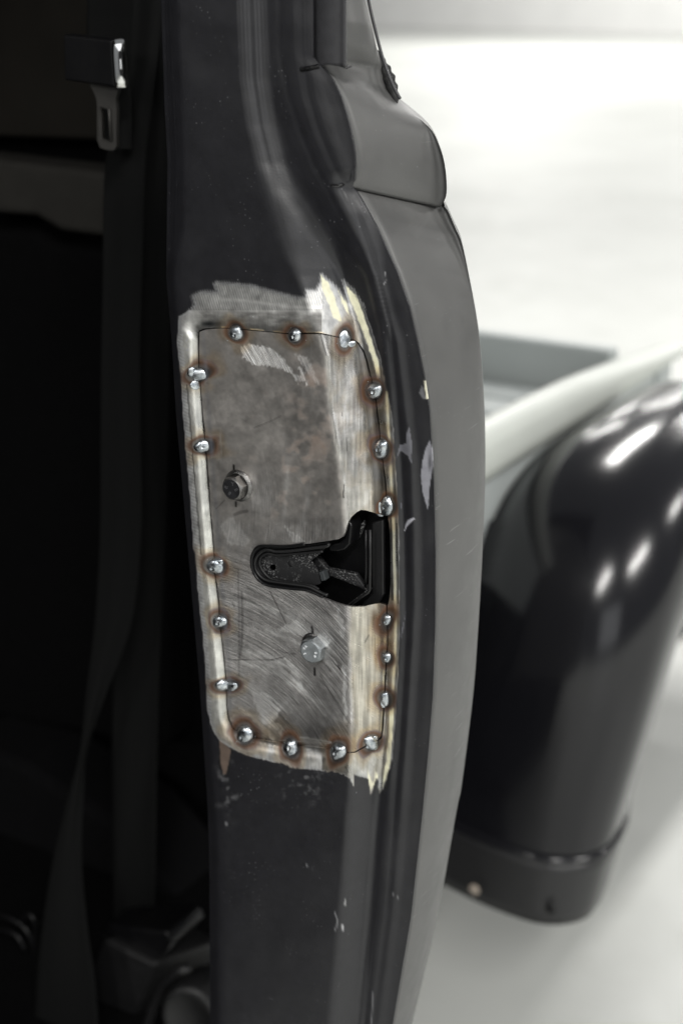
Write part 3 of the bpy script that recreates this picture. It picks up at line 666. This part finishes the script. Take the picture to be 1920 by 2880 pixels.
# ------------------------------------------------------------------ bolts
def text_mesh(txt, size, depth):
    cu = bpy.data.curves.new('t', 'FONT'); cu.body = txt; cu.size = size; cu.extrude = depth; cu.align_x = 'CENTER'; cu.align_y = 'CENTER'
    to = bpy.data.objects.new('t', cu); COL.objects.link(to); bpy.context.view_layer.update()
    me = bpy.data.meshes.new_from_object(to.evaluated_get(bpy.context.evaluated_depsgraph_get())); bpy.data.objects.remove(to); return me
def bolt(px, py, af, hh, rot, flange_r, mat, facemat, markmat, words, label):
    p, eu, ev, en, su, sv = frame(px, py); eu = np.array([1, 0, 0.]); ev = np.array([0, 0, 1.]); en = np.array([0, -1., 0])
    def P(x, y, z): return p + eu * x + ev * y + en * z
    vs, fs = [], []; seg = 48; rc = af / 2 / math.cos(math.pi / 6)
    def hexr(a):
        b = (a - rot) % (math.pi / 3) - math.pi / 6; return af / 2 / math.cos(b)
    zf = .0016 if flange_r else .0
    prof = []                                     # (z, radius function)
    if flange_r: prof += [(0, lambda a: flange_r), (.0009, lambda a: flange_r), (.0013, lambda a: flange_r * .97), (.0022, lambda a: min(flange_r * .80, rc * 1.1))]
    prof += [(zf, hexr)]
    rings = []
    def add(fz):
        rings.append(len(vs))
        for j in range(seg):
            a = 2 * math.pi * j / seg; x, z = fz(a); vs.append(P(x * math.cos(a), x * math.sin(a), z))
    for z, fr in prof: add(lambda a, z=z, fr=fr: (fr(a), z))
    # hex flats end in the chamfer curve: corners are cut lower than the middles of the flats
    top = hh; chs = .30
    add(lambda a: (hexr(a) * 1.0, top - .0004 - (hexr(a) - af / 2) * 1.15))
    add(lambda a: (af / 2 * .93, top - .00012)); face_i = len(fs)
    add(lambda a: (af / 2 * .90, top))
    for a_, b_ in zip(rings[:-1], rings[1:]):
        for j in range(seg): fs.append((a_ + j, a_ + (j + 1) % seg, b_ + (j + 1) % seg, b_ + j))
    o = mesh('hex_bolt', vs, fs, mat, truck, True); o['label'] = label
    md = o.modifiers.new('edges', 'EDGE_SPLIT'); md.split_angle = R(28)
    n0 = len(vs); fv = [P(af / 2 * .90 * math.cos(2 * math.pi * j / seg), af / 2 * .90 * math.sin(2 * math.pi * j / seg), top) for j in range(seg)]
    cap = mesh('bolt_head_face', fv + [P(0, 0, top - .0001)], [(j, (j + 1) % seg, seg) for j in range(seg)], facemat, o, False)
    fix(cap)
    mv, mf = [], []
    for txt, ang, rad, size, spin in words:
        me = text_mesh(txt, size, .00018); o_ = len(mv); ca, sa = math.cos(spin), math.sin(spin)
        for v in me.vertices:
            x, y = v.co.x * ca - v.co.y * sa + rad * math.cos(ang), v.co.x * sa + v.co.y * ca + rad * math.sin(ang)
            mv.append(P(x, y, top + v.co.z + .00005))
        mf += [tuple(i + o_ for i in pl.vertices) for pl in me.polygons]; bpy.data.meshes.remove(me)
    mesh('head_marking', mv, mf, markmat, o, False)
    return o
bolt(673, 1365, .0134, .0084, .25, .0099, M_BOLTDARK, M_BOLTFACE, M_MARKD,
     [('Y', 1.25, .0036, .0032, .1), ('E', .1, .0034, .0034, -1.0), ('8.', 2.9, .0036, .0034, 1.1), ('8', 4.3, .0030, .0034, 2.6)], 'dark oily flanged hex bolt above the latch opening')
bolt(889, 1821, .0142, .0072, .42, 0, M_ZINC, M_ZFACE, M_MARK,
     [('A', 2.35, .0040, .0024, .75), ('V', 2.85, .0041, .0024, 1.25), ('S', 3.65, .0041, .0024, 2.0), ('8', 5.75, .0040, .0024, -2.3), ('8', .05, .0040, .0024, -1.5)], 'bright zinc hex bolt below the latch opening')
# smear of sealant washer behind the zinc bolt
p_, *_r = frame(882, 1815)
wv = []; wf = []
for j in range(40):
    a = 2 * math.pi * j / 40
    for rr, zz in ((.0082, .0001), (.0080, .0007), (.0050, .0007)): wv.append(p_ + np.array([rr * math.cos(a), -zz, rr * math.sin(a)]))
for j in range(40):
    for q in range(2): wf.append((j * 3 + q, ((j + 1) % 40) * 3 + q, ((j + 1) % 40) * 3 + q + 1, j * 3 + q + 1))
mesh('washer', wv, wf, M_BOLTDARK, truck)

# ------------------------------------------------------------------ latch housing seen through the opening
house = empty('latch_housing'); house.parent = truck
house.parent = truck
def zl(pts): return [(700 + a / 3.564, 1420 + b / 3.564) for a, b in pts]
def jp(pts, d):
    a = np.asarray(pts, float); return J(a[:, 0], a[:, 1], np.full(len(a), d))
house_me = None
base_poly = zl([(60,420),(560,400),(830,350),(960,330),(1000,160),(1080,60),(1200,30),(1380,60),(1440,300),(1440,900),(1400,1040),(1000,1060),(700,960),(560,880),(200,840),(60,760),(0,640),(0,500)])
# deep tray
bpnt = jp(base_poly, -.030)
prism('latch_tray', bpnt, (0, .004, 0), M_PLASTIC, house, 0)
def ridge(name, pts, d, rad, mat, n=70):
    sp = smooth_path(zl(pts), n); rp = J(sp[:, 0], sp[:, 1], np.full(n, d)); return tube(name, rp, rad, mat, house, 8)
ridge('rim', [(800,385),(780,412),(600,437),(400,462),(262,466),(215,450),(150,455),(92,500),(62,560),(66,640),(112,712),(182,757),(300,778),(480,802),(600,822),(680,860),(740,890),(790,905)], -.0045, .0011, M_PLASTIC2)
ridge('rim', [(740,466),(500,487),(300,503),(240,497),(190,486),(132,512),(107,570),(127,640),(182,710),(242,745),(400,775),(560,795),(640,812),(700,850)], -.0065, .0009, M_PLASTIC2)
ridge('rim', [(560,392),(380,415),(200,412),(110,415),(60,450),(32,520),(28,590),(50,680),(110,760),(200,806),(400,836),(560,850),(650,880),(740,925)], -.0022, .0010, M_PLASTIC)
# wall of the channel between the rims
def ribbon(name, pa, da, pb, db, mat, n=70):
    a = smooth_path(zl(pa), n); b = smooth_path(zl(pb), n); A_ = J(a[:, 0], a[:, 1], np.full(n, da)); B_ = J(b[:, 0], b[:, 1], np.full(n, db))
    return fix(loft(name, np.stack([A_, B_], 1), mat, house))
ribbon('channel_wall', [(800,370),(600,400),(380,420),(200,420),(110,425),(70,460),(40,530),(38,600),(60,680),(120,755),(200,800),(400,830),(560,845),(660,880),(760,930)], -.003,
       [(790,410),(600,437),(400,462),(262,466),(215,450),(150,455),(92,500),(62,560),(66,640),(112,712),(182,757),(300,778),(480,802),(600,822),(780,900)], -.006, M_PLASTIC)
ribbon('channel_wall', [(780,412),(600,437),(400,462),(262,466),(215,450),(150,455),(92,500),(62,560),(66,640),(112,712),(182,757),(300,778),(480,802),(600,822),(740,890)], -.0052,
       [(740,466),(500,487),(300,503),(240,497),(190,486),(132,512),(107,570),(127,640),(182,710),(242,745),(400,775),(560,795),(700,850)], -.0085, M_PLASTIC2)
# dusty floor plate of the tongue-shaped recess with its little hole and boss
plate_poly = zl([(740,466),(500,487),(300,503),(240,497),(190,486),(132,512),(107,570),(127,640),(182,710),(242,745),(400,775),(560,795),(640,812),(720,790),(700,680),(620,560)])
def tray_sheet(name, poly, d, mat, holes=()):
    P_ = np.asarray(poly); xs = np.arange(P_[:, 0].min() - 4, P_[:, 0].max() + 4, 3.); ys = np.arange(P_[:, 1].min() - 4, P_[:, 1].max() + 4, 3.)
    def lev(X, Y):
        f_ = sdf(poly, X, Y)
        for hx, hy, hr in holes: f_ = np.maximum(f_, hr - np.hypot(X - hx, (Y - hy)))
        return f_
    return sheet(name, xs, ys, lev, lambda x, y: J(x, y, np.full(len(x), d)), mat, house, None, .001)
tray_sheet('floor_plate', plate_poly, -.0095, M_DUSTY, [(767, 1596, 9)])
bx_ = J(np.array([818.]), np.array([1586.]), np.array([-.0095]))[0]
mesh('boss', *(lambda s: (s, [(i, (i + 1) % 12, 12) for i in range(12)]))([bx_ + np.array([.0022 * math.cos(i * .5236), 0, .0022 * math.sin(i * .5236)]) for i in range(12)] + [bx_ + np.array([0, -.0011, 0])]), M_PLASTIC2, house)
# inclined web and box frame on the right
prism('web', jp(zl([(590,520),(690,530),(780,640),(1060,690),(1165,830),(1170,870),(1110,830),(780,700),(740,690),(650,640)]), -.016), (0, .004, 0), M_DUSTY, house, .0008)
prism('web', jp(zl([(1170,860),(1150,820),(1190,870),(1040,985),(1000,1010),(985,1000)]), -.012), (0, .006, 0), M_DUSTY, house, .0008)
tube('rib', jp(zl([(1212,250),(1214,500),(1212,700),(1210,850),(1195,875),(1100,940),(1010,1005)]), -.010), .0009, M_PLASTIC2, house, 8)
tube('rib', jp(zl([(1170,250),(1172,500),(1172,700),(1165,830)]), -.013), .0008, M_PLASTIC, house, 8)
prism('side_wall', jp(zl([(1225,180),(1345,150),(1350,900),(1300,985),(1120,1010),(1230,880)]), -.020), (0, .003, 0), M_PLASTIC2, house, .001)
prism('side_wall', jp(zl([(1000,160),(1030,220),(1010,400),(960,450),(880,470),(800,460),(800,400),(900,380),(960,330),(985,200)]), -.008), (0, .012, 0), M_PLASTIC, house, .001)
prism('dust_patch', jp(zl([(1060,260),(1150,150),(1160,200),(1100,340),(1050,330)]), -.022), (0, .002, 0), M_DUSTY, house, .0006)
sc_ = J(np.array([905.]), np.array([1621.]), np.array([-.0085]))[0]
o = prism('clip_nub', [sc_ + np.array([-.0022, 0, .0022]), sc_ + np.array([.0006, 0, .0034]), sc_ + np.array([.0026, 0, -.0020]), sc_ + np.array([-.0004, 0, -.0034])], (0, .005, 0), plain('grey_plastic', (.045, .05, .053), .4), house, .0004)

# ------------------------------------------------------------------ outer skin of the cab
def resample(pts, n):
    return smooth_path(pts, n)
def skin_rows(Lp, Hp, dL, dH, n, start=((.10, .99), (.10, .99))):
    """horizontal sections from the jamb edge L to the horizon of the rounded corner H, then round to the cab's rear"""
    Ls, Hs = resample(Lp, n), resample(Hp, n); dl = np.interp(np.linspace(0, 1, n), np.linspace(0, 1, len(dL)), dL); dh = np.interp(np.linspace(0, 1, n), np.linspace(0, 1, len(dH)), dH)
    stx = np.interp(np.linspace(0, 1, n), np.linspace(0, 1, len(start)), [q[0] for q in start]); sty = np.interp(np.linspace(0, 1, n), np.linspace(0, 1, len(start)), [q[1] for q in start])
    A_ = J(Ls[:, 0], Ls[:, 1], dl * MM); B_ = J(Hs[:, 0], Hs[:, 1], dh * MM); rows = []
    for a, b, s0, s1 in zip(A_, B_, stx, sty):
        vd = b - camC; vd = np.array([vd[0], vd[1], 0]); vd /= np.linalg.norm(vd)
        s = np.array([s0, s1, 0]); s /= np.linalg.norm(s)
        # control point: section leaves the edge rearward and meets the sight line at the horizon
        det = s[0] * vd[1] - s[1] * vd[0]; dx, dy = b[0] - a[0], b[1] - a[1]
        t = (dx * vd[1] - dy * vd[0]) / det
        c = a + s * t; c[2] = (a[2] + b[2]) / 2
        N_ = np.cross(a - camC, b - camC)             # the section keeps to one straight seam plane
        row = [a + np.array([-.003, .0016, 0])]
        for k in range(0, 19):
            u = k / 18; q = a * (1 - u) ** 2 + 2 * c * u * (1 - u) + b * u * u
            q[2] = camC[2] - (N_[0] * (q[0] - camC[0]) + N_[1] * (q[1] - camC[1])) / N_[2]; row.append(q)
        p1 = b + vd * .14; p2 = np.array([b[0] - .36, b[1] + .42, b[2]]); p2b = np.array([-1.5, .58, b[2]])
        for k in range(1, 29):
            u = (k / 28) ** 1.5; row.append(b * (1 - u) ** 2 + 2 * p1 * u * (1 - u) + p2 * u * u)
        row.append(p2b); rows.append(row)
    return rows
H_PTS = [(1249,582),(1258,592),(1281,645),(1298,686),(1320,790),(1341,906),(1353,1010),(1362,1163),(1364,1290),(1362,1408),(1354,1592),(1343,1780),(1329,1959),(1298,2204),(1283,2280),(1229,2580),(1158,2880),(1128,3000)]
rows = skin_rows(G_PTS, H_PTS, [-19, -19], [-92, -98, -98, -92], 190)
r0 = np.array(rows[0]); rows = [list(r0 + np.array([0, .004, -.004])), list(r0 + np.array([0, .0012, -.0004]))] + rows
quarter = loft('quarter_panel', rows, M_SKIN, truck)
# upper: pillar post swelling into the belt moulding
UL = [(880,-120),(880,0),(880,90),(884,160),(905,190),(938,228),(960,275),(977,330),(990,385),(997,430),(999,470),(997,505),(991,526)]
UH = [(1010,-120),(1027,0),(1045,80),(1068,165),(1095,235),(1127,289),(1175,331),(1215,370),(1238,420),(1250,465),(1255,510),(1254,550),(1241,580)]
rows = skin_rows(UL, UH, [-24, -24, -24, -23, -17, -13, -12, -12, -12, -12, -12, -12, -13], [-58, -58, -58, -60, -66, -78, -86, -86, -84, -82, -82, -83, -86], 120,
                 [(.97, .25)] * 4 + [(.75, .65), (.25, .96)] + [(.10, .99)] * 7)
rl = np.array(rows[-1]); rows = rows + [list(rl + np.array([-.0015, .0012, -.0010])), list(rl + np.array([-.008, .008, -.0005])), list(rl + np.array([-.02, .02, .002]))]
belt = loft('belt_moulding', rows, M_SKIN, truck)
belt['label'] = 'rounded belt moulding swelling out of the window post'
# window channel trim above the moulding
cols = [866, 870, 874, 880, 888, 900, 925, 950, 962, 968, 972, 975]; dcs = [-16, -22, -23, -15, -10.5, -9, -9, -9.5, -10.5, -9.5, -10.5, -19]
ys_ = np.r_[np.linspace(-115, 176, 26)]; rows = []
for y_ in ys_: rows.append([J(np.array(x_), np.array(y_ + 0.0), np.array(d_ * MM)) for x_, d_ in zip(cols, dcs)])
bot = [J(np.array(x_), np.array(186. + 10 * math.cos((x_ - 925) / 60 * 2.2) * -1 + 6), np.array(d_ * MM)) for x_, d_ in zip(cols, dcs)]
rows.append(bot); rows.append([p + np.array([0, .006, .001]) for p in bot])
loft('window_channel', rows, M_TRIM, truck)
# thin edge line behind the post: glass run seal, wrinkled rubber at its foot
pth = smooth_path([(1018,-110),(1035,0),(1053,80),(1074,160),(1100,232),(1124,278)], 60)
sp3 = J(pth[:, 0] + 1, pth[:, 1], np.full(60, -.064))
tube('glass_seal', sp3, .0009, M_TRIM, truck, 8)
pth = smooth_path([(1066,140),(1084,180),(1100,212),(1112,244),(1121,276),(1124,296)], 70)
sp3 = J(pth[:, 0] - 12, pth[:, 1], np.full(70, -.075)); tt = np.linspace(0, 1, 70)
tube('seal_bulge', sp3, .0008 + .0030 * np.sin(math.pi * tt) ** .7 + .0005 * np.sin(tt * 38) * np.sin(math.pi * tt), M_RUBBER, truck, 12)
# black slab as a recess's shade, and rolled lip at the foot of the pad beside the moulding
lp = smooth_path([(903,192),(934,228),(956,276),(973,332),(986,388),(993,432),(995,472),(992,496),(980,508),(955,512),(930,514)], 70)
tube('rolled_lip', J(lp[:, 0] - 4, lp[:, 1], jamb_d(lp[:, 0] - 4, lp[:, 1]) - .0016), .0017, M_RETURN, truck, 10)
npz = np.array([(926,517),(948,519),(962,516),(966,522),(950,529),(930,525)]); prism('notch_shade', J(npz[:, 0], npz[:, 1], jamb_d(npz[:, 0], npz[:, 1]) + .0012), (0, .004, 0), M_PLASTIC, truck, .0006)
lp = smooth_path([(846,196),(862,193),(878,190),(896,186)], 20)
tube('pad_edge', J(lp[:, 0], lp[:, 1], jamb_d(lp[:, 0], lp[:, 1]) + .0003), .0012, M_PLASTIC, truck, 8)

# ------------------------------------------------------------------ cab interior
def ipoly(pts, y): a = np.asarray(pts, float); return at(a[:, 0], a[:, 1], 1, np.full(len(a), y))
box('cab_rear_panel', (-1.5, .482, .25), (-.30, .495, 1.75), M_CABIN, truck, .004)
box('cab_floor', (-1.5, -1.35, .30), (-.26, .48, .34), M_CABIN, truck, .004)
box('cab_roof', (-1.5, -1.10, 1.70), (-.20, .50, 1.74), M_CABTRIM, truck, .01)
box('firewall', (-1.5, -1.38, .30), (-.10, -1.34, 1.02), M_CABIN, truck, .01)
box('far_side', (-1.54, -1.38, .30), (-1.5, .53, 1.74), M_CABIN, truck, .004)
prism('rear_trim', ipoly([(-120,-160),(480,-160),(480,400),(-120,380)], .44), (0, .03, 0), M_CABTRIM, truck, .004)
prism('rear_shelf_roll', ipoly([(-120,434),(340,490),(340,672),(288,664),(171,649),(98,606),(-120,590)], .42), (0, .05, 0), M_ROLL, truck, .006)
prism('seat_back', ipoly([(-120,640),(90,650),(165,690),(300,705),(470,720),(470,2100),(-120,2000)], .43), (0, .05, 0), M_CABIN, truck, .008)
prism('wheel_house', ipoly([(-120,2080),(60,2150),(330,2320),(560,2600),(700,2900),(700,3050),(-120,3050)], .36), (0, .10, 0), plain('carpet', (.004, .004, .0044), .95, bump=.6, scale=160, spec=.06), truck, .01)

# ------------------------------------------------------------------ seat belt
belt_o = tag(empty('seat_belt', at(370., 2560., 1, .22)), 'black seat belt hanging inside the cab with chrome-ended latch plate and retractor', 'seat belt')
bl = belt_o.location.copy()
def local(o, parent):                             # keep world place while parenting to a thing that stands elsewhere
    bpy.context.view_layer.update(); o.parent = parent; o.matrix_parent_inverse = Matrix.Translation(parent.location).inverted(); return o
def webbing(edges, depth, name='webbing', folds=2.5, amp=.0022, n=90, m=14):
    """edges: (left px, right px, row) and depth along the strap"""
    e = np.asarray(edges, float); t = np.linspace(0, 1, len(e)); tt = np.linspace(0, 1, n)
    Lx = smooth_path(np.c_[e[:, 0], e[:, 2]], n); Rx = smooth_path(np.c_[e[:, 1], e[:, 2]], n)
    dp = np.interp(tt, np.linspace(0, 1, len(depth)), depth); rows = []
    for i in range(n):
        r_ = []
        for j in range(m):
            s = j / (m - 1); x = Lx[i, 0] * (1 - s) + Rx[i, 0] * s; y = Lx[i, 1] * (1 - s) + Rx[i, 1] * s
            w = abs(Rx[i, 0] - Lx[i, 0]); ga = amp * (1 + 60 / (w + 20))
            r_.append(at(x, y, 1, dp[i] + .006 * s + ga * math.sin(s * folds * 6.28 + tt[i] * 3)))
        rows.append(r_)
    o = loft(name, rows, M_WEB, None); thicken(o, .0012, 0); return local(o, belt_o)
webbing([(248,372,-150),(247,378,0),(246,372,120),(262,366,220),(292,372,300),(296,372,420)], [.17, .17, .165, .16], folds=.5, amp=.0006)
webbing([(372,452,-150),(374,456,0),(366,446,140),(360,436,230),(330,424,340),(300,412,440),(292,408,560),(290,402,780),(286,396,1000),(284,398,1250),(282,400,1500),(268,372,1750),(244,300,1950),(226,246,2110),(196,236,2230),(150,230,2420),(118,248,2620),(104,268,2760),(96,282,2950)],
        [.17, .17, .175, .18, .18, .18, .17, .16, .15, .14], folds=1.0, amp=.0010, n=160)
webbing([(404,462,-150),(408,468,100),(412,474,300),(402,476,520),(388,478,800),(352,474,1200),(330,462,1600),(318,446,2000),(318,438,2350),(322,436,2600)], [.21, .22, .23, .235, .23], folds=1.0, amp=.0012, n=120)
# latch plate: box cover with chrome slotted end, steel tongue below
def lat(pts, y): a = np.asarray(pts, float); return [Vector(p) for p in at(a[:, 0], a[:, 1], 1, np.full(len(a), y))]
fr = lat([(178,97),(314,113),(322,245),(182,226)], .128)
bk = lat([(205,92),(352,108),(362,246),(215,226)], .134)
vs = fr + bk; fs = [(0,3,2,1),(4,5,6,7),(0,1,5,4),(1,2,6,5),(2,3,7,6),(3,0,4,7)]
cov = fix(mesh('latch_cover', vs, fs, M_PLASTIC, None, False)); bevel(cov, .0014, 3); local(cov, belt_o)
def lerp(a, b, t): return a + (b - a) * t
e00, e01, e11, e10 = fr[1], bk[1], bk[2], fr[2]       # end face corners: front-top, back-top, back-bottom, front-bottom
nrm_e = (e01 - e00).cross(e10 - e00).normalized(); nrm_e = nrm_e if nrm_e.x > 0 else -nrm_e
def endp(s, t, off): return lerp(lerp(e00, e01, s), lerp(e10, e11, s), t) + nrm_e * off
out_l, in_l = [], []
for k in range(32):
    a = 2 * math.pi * k / 32; c_, s_ = math.cos(a), math.sin(a)
    q = lambda v, e: math.copysign(abs(v) ** e, v)
    out_l.append((.5 + .5 * q(c_, .35), .5 + .5 * q(s_, .35))); in_l.append((.55 + .15 * q(c_, .8), .50 + .27 * q(s_, .55)))
vs = [endp(*p, .0002) for p in out_l] + [endp(*p, .0008) for p in out_l] + [endp(.5 + (p[0] - .5) * .78, .5 + (p[1] - .5) * .82, .0026) for p in out_l] + [endp(*p, .0030) for p in in_l] + [endp(*p, -.004) for p in in_l]
fs = [(r_ * 32 + k, r_ * 32 + (k + 1) % 32, (r_ + 1) * 32 + (k + 1) % 32, (r_ + 1) * 32 + k) for r_ in range(4) for k in range(32)]
ce = fix(mesh('chrome_end', vs, fs, M_CHROME, None, False)); local(ce, belt_o)
sl = fix(mesh('slot', [endp(*p, .0012) for p in in_l], [tuple(range(32))], M_PLASTIC, None, False)); local(sl, belt_o)
bar = [endp(.48, .40, .0018), endp(.62, .40, .0018), endp(.62, .62, .0018), endp(.48, .62, .0018)]
local(prism('slot_bar', bar, -nrm_e * .003, M_CHROME, None, .0004), belt_o)
yT = .140
tong = [(253,236),(263,256),(272,278),(274,300),(274,394),(282,415),(296,420),(312,423),(323,420),(327,410),(328,300),(325,278),(334,250)]
slot_ = [(283,303),(307,306),(313,398),(285,390)]
P_ = np.asarray(tong, float); xs = np.arange(248, 340, 1.6); ys2 = np.arange(234, 428, 1.6)
tg = sheet('latch_tongue', xs, ys2, lambda X, Y: np.maximum(sdf(tong, X, Y) - .3, -sdf(slot_, X, Y)), lambda x, y: at(x, y, 1, yT + .00006 * (x - 300)), M_TONGUE, None, None, .003)
local(tg, belt_o)
rimp = [Vector(at(float(x), float(y), 1, yT - .0006)) for x, y in slot_ + slot_[:1]]
local(tube('slot_rim', rimp, .0009, M_TONGUE, None, 8), belt_o)
# retractor at the bottom of the strap
def rp(pts, y): return lat(pts, y)
local(prism('retractor_housing', rp([(290,2638),(440,2712),(400,2812),(372,2870),(372,2990),(230,2960),(240,2770)], .19), (.03, .06, 0), M_PLASTIC2, None, .004), belt_o)
local(prism('retractor_mouth', rp([(300,2600),(470,2620),(488,2652),(442,2716),(288,2634)], .20), (0, .05, 0), M_PLASTIC, None, .003), belt_o)
local(tube('mouth_edge', rp([(288,2630),(360,2668),(440,2710),(466,2680),(488,2650)], .195), .0013, M_PLASTIC2, None, 8), belt_o)
spc = at(540., 2860., 1, .175); wv, wf = [], []
for r_i, (rad, dy) in enumerate(((.034, .03), (.034, .0), (.031, -.004), (.026, -.006), (.024, -.002), (.001, -.002))):
    for k in range(64):
        a = 2 * math.pi * k / 64; rr = rad * (1 + (.02 if k % 4 < 2 and r_i in (2, 3) else 0)); wv.append(spc + np.array([rr * math.cos(a) * .8 + .006 * 0, dy + .2 * rr * math.cos(a), rr * math.sin(a)]))
for r_i in range(5):
    for k in range(64): wf.append((r_i * 64 + k, r_i * 64 + (k + 1) % 64, (r_i + 1) * 64 + (k + 1) % 64, (r_i + 1) * 64 + k))
local(mesh('spool_cover', wv, wf, M_PLASTIC2, None, True), belt_o)
local(tube('spool_flange', rp([(395,2985),(412,2900),(432,2830),(462,2770),(500,2730),(530,2722)], .18), .0045, M_PLASTIC2, None, 10), belt_o)
# coil of cable on the cab floor at the left
cb = tag(empty('cable_coil', at(40., 2740., 1, .2)), 'loop of black cable lying in the dark cab corner beside the hanging belt', 'cable')
for pts, rr in (([(-60,2580),(0,2575),(45,2590),(78,2620),(96,2670),(100,2740)], .0022), ([(-60,2612),(10,2615),(48,2632),(70,2668)], .0020), ([(62,2590),(80,2572),(98,2590),(102,2640),(98,2700)], .0022)):
    s2 = smooth_path(pts, 40); t_ = tube('cable', at(s2[:, 0], s2[:, 1], 1, np.full(40, .20)), rr, M_PLASTIC, None, 8)
    bpy.context.view_layer.update(); t_.parent = cb; t_.matrix_parent_inverse = Matrix.Translation(cb.location).inverted()
bxl = prism('floor_box', lat([(-80,2760),(20,2752),(102,2820),(112,2990),(-80,3000)], .21), (0, .06, 0), M_PLASTIC, truck, .004)

# ------------------------------------------------------------------ pickup bed
XR, ZR = -.234, .72                               # outer foot line of the bed rail
Y0, Y1, YT = .56, 2.3, 1.215
prof = [(0, 0), (.004, .012), (.004, .030), (-.002, .040), (-.012, .046), (-.026, .047), (-.038, .042), (-.043, .034), (-.043, .0), (-.012, -.002)]
rail_h = lambda y_: np.interp(y_, [.5, .756, .865, .996, 1.217, 1.36], [.058, .056, .053, .046, .025, .012]) / .047
rows = [[np.array([XR + a, y_, ZR + b * (rail_h(y_) if b > 0 else 1)]) for a, b in prof] for y_ in np.linspace(Y0, YT + .15, 16)]
rail = fix(loft('bed_rail', rows, M_RAIL, truck, closed=True)); 
bedside = box('bed_side', (XR - .040, Y0 + .01, .61), (XR - .012, YT + .05, ZR - .001), M_BED, truck, .003)
box('bed_side', (-1.30, Y0 + .01, .36), (-1.27, YT + .05, ZR + .03), M_BED, truck, .003)
tg_z = .752
gate = box('tailgate', (-1.27, YT - .015, .42), (XR - .052, YT + .015, tg_z), M_BED, truck, .006)
ZB = .690
ny_ = 8; bw = (YT - .02 - (Y0 + .03)) / ny_
for i in range(ny_):
    y0 = Y0 + .03 + i * bw; box('bed_plank', (-1.262, y0, ZB - .018), (XR - .054, y0 + bw - .012, ZB), M_BED, truck, .005)
box('bed_floor', (-1.27, Y0 + .031, .655), (XR - .041, YT - .016, .668), M_BED, truck, 0)
box('bed_front_panel', (-1.27, Y0 + .012, .61), (XR - .041, Y0 + .03, ZR - .02), M_BED, truck, .002)
for yp in (YT + .055,):
    box('corner_post', (XR - .038, yp, .40), (XR - .006, yp + .05, ZR - .002), M_BED, truck, .006)

# ------------------------------------------------------------------ rear fender
fz = np.array([.26, .30, .34, .40, .46, .52, .58, .63, .672, .703, .726, .742, .752, .755, .750])
fy = np.array([.617, .620, .624, .627, .631, .636, .645, .660, .685, .715, .75, .80, .86, .95, 1.10])
fxo = np.array([-.078, -.072, -.066, -.056, -.046, -.038, -.033, -.030, -.029, -.029, -.030, -.031, -.032, -.033, -.034])
frd = np.array([.055, .06, .065, .07, .075, .08, .085, .09, .095, .10, .10, .10, .10, .10, .10])
ts = np.r_[0, np.cumsum(np.hypot(np.diff(fz), np.diff(fy)))]; tn = np.linspace(0, ts[-1], 70)
def sm(a):
    v_ = np.interp(tn, ts, a)
    for _ in range(14): v_[1:-1] = .25 * v_[:-2] + .5 * v_[1:-1] + .25 * v_[2:]
    return v_
Z_, Yf, Xo, Rd = sm(fz), sm(fy), sm(fxo), sm(frd)
nrmv = np.gradient(np.c_[Yf, Z_], axis=0); nrmv /= np.linalg.norm(nrmv, axis=1)[:, None]       # along-the-spine direction
rows = []
for z_, yf, xo, rd, tv in zip(Z_, Yf, Xo, Rd, nrmv):
    row = []; inward = np.array([0, tv[1], -tv[0]])                    # from the crown towards the wheel
    base = np.array([0, yf, z_])
    xin = XR - .008 - .20 * float(sstep(.70, .61, np.array(z_)))
    for x_ in np.linspace(xin, xo - rd, 22)[:-1]:
        bul = .018 * (1 - min(1., ((x_ - (xo - rd)) / (XR - (xo - rd))) ** 2))
        fall = .045 * float(sstep(.36, .66, np.array(z_))) * min(1., (xo - rd - x_) / (xo - rd - XR)) ** 2.6
        row.append(base + np.array([x_, 0, 0]) - inward * ((bul - .018) * float(sstep(.5, .34, np.array(z_)))) + inward * fall)
    for a in np.linspace(0, math.pi / 2, 16):
        row.append(base + np.array([xo - rd + rd * math.sin(a), 0, 0]) + inward * (rd * (1 - math.cos(a))))
    for dd in (.03, .07, .12): row.append(base + np.array([xo - .06 * (dd / .12) ** 2 * .4, 0, 0]) + inward * (rd + dd))
    rows.append(row)
fender = loft('rear_fender', rows, M_FENDER, truck); thicken(fender, .0015, 1)
rowsn = np.array(rows)
ib = int(np.argmin(abs(Z_ - .338)))
bd = rowsn[ib]; tube('fender_bead', [Vector(p) for p in bd[1:]], .0075, M_FENDER, fender, 12)
M_APRON = plain('satin_black_apron', (.018, .018, .019), .33, scale=8, var=.1)
apr = np.array([r_ for r_ in rowsn[:ib + 1]]); cen = apr.mean(axis=(0, 1))
apr = apr + np.array([.0, -.004, 0]); apr[:, -18:, 0] += .004
ap = loft('apron', apr, M_APRON, fender); thicken(ap, .0015, 1)
for (qx, qy, rr, mt) in ((1333, 2502, .0065, plain('bolt_tan', (.35, .30, .25), .5)), (1546, 2558, .006, M_PLASTIC)):
    d_ = rays(qx, qy); t = (.612 - camC[1]) / d_[1]; p = camC + d_ * t
    vs = [p + np.array([rr * math.cos(k * .5236), 0, rr * math.sin(k * .5236)]) for k in range(12)] + [p + np.array([0, -.003, 0])]
    mesh('apron_plug', vs, [(k, (k + 1) % 12, 12) for k in range(12)], mt, fender)
box('bed_underside', (-1.2, .70, .20), (XR - .02, 1.9, .345), M_CABIN, truck, .01)
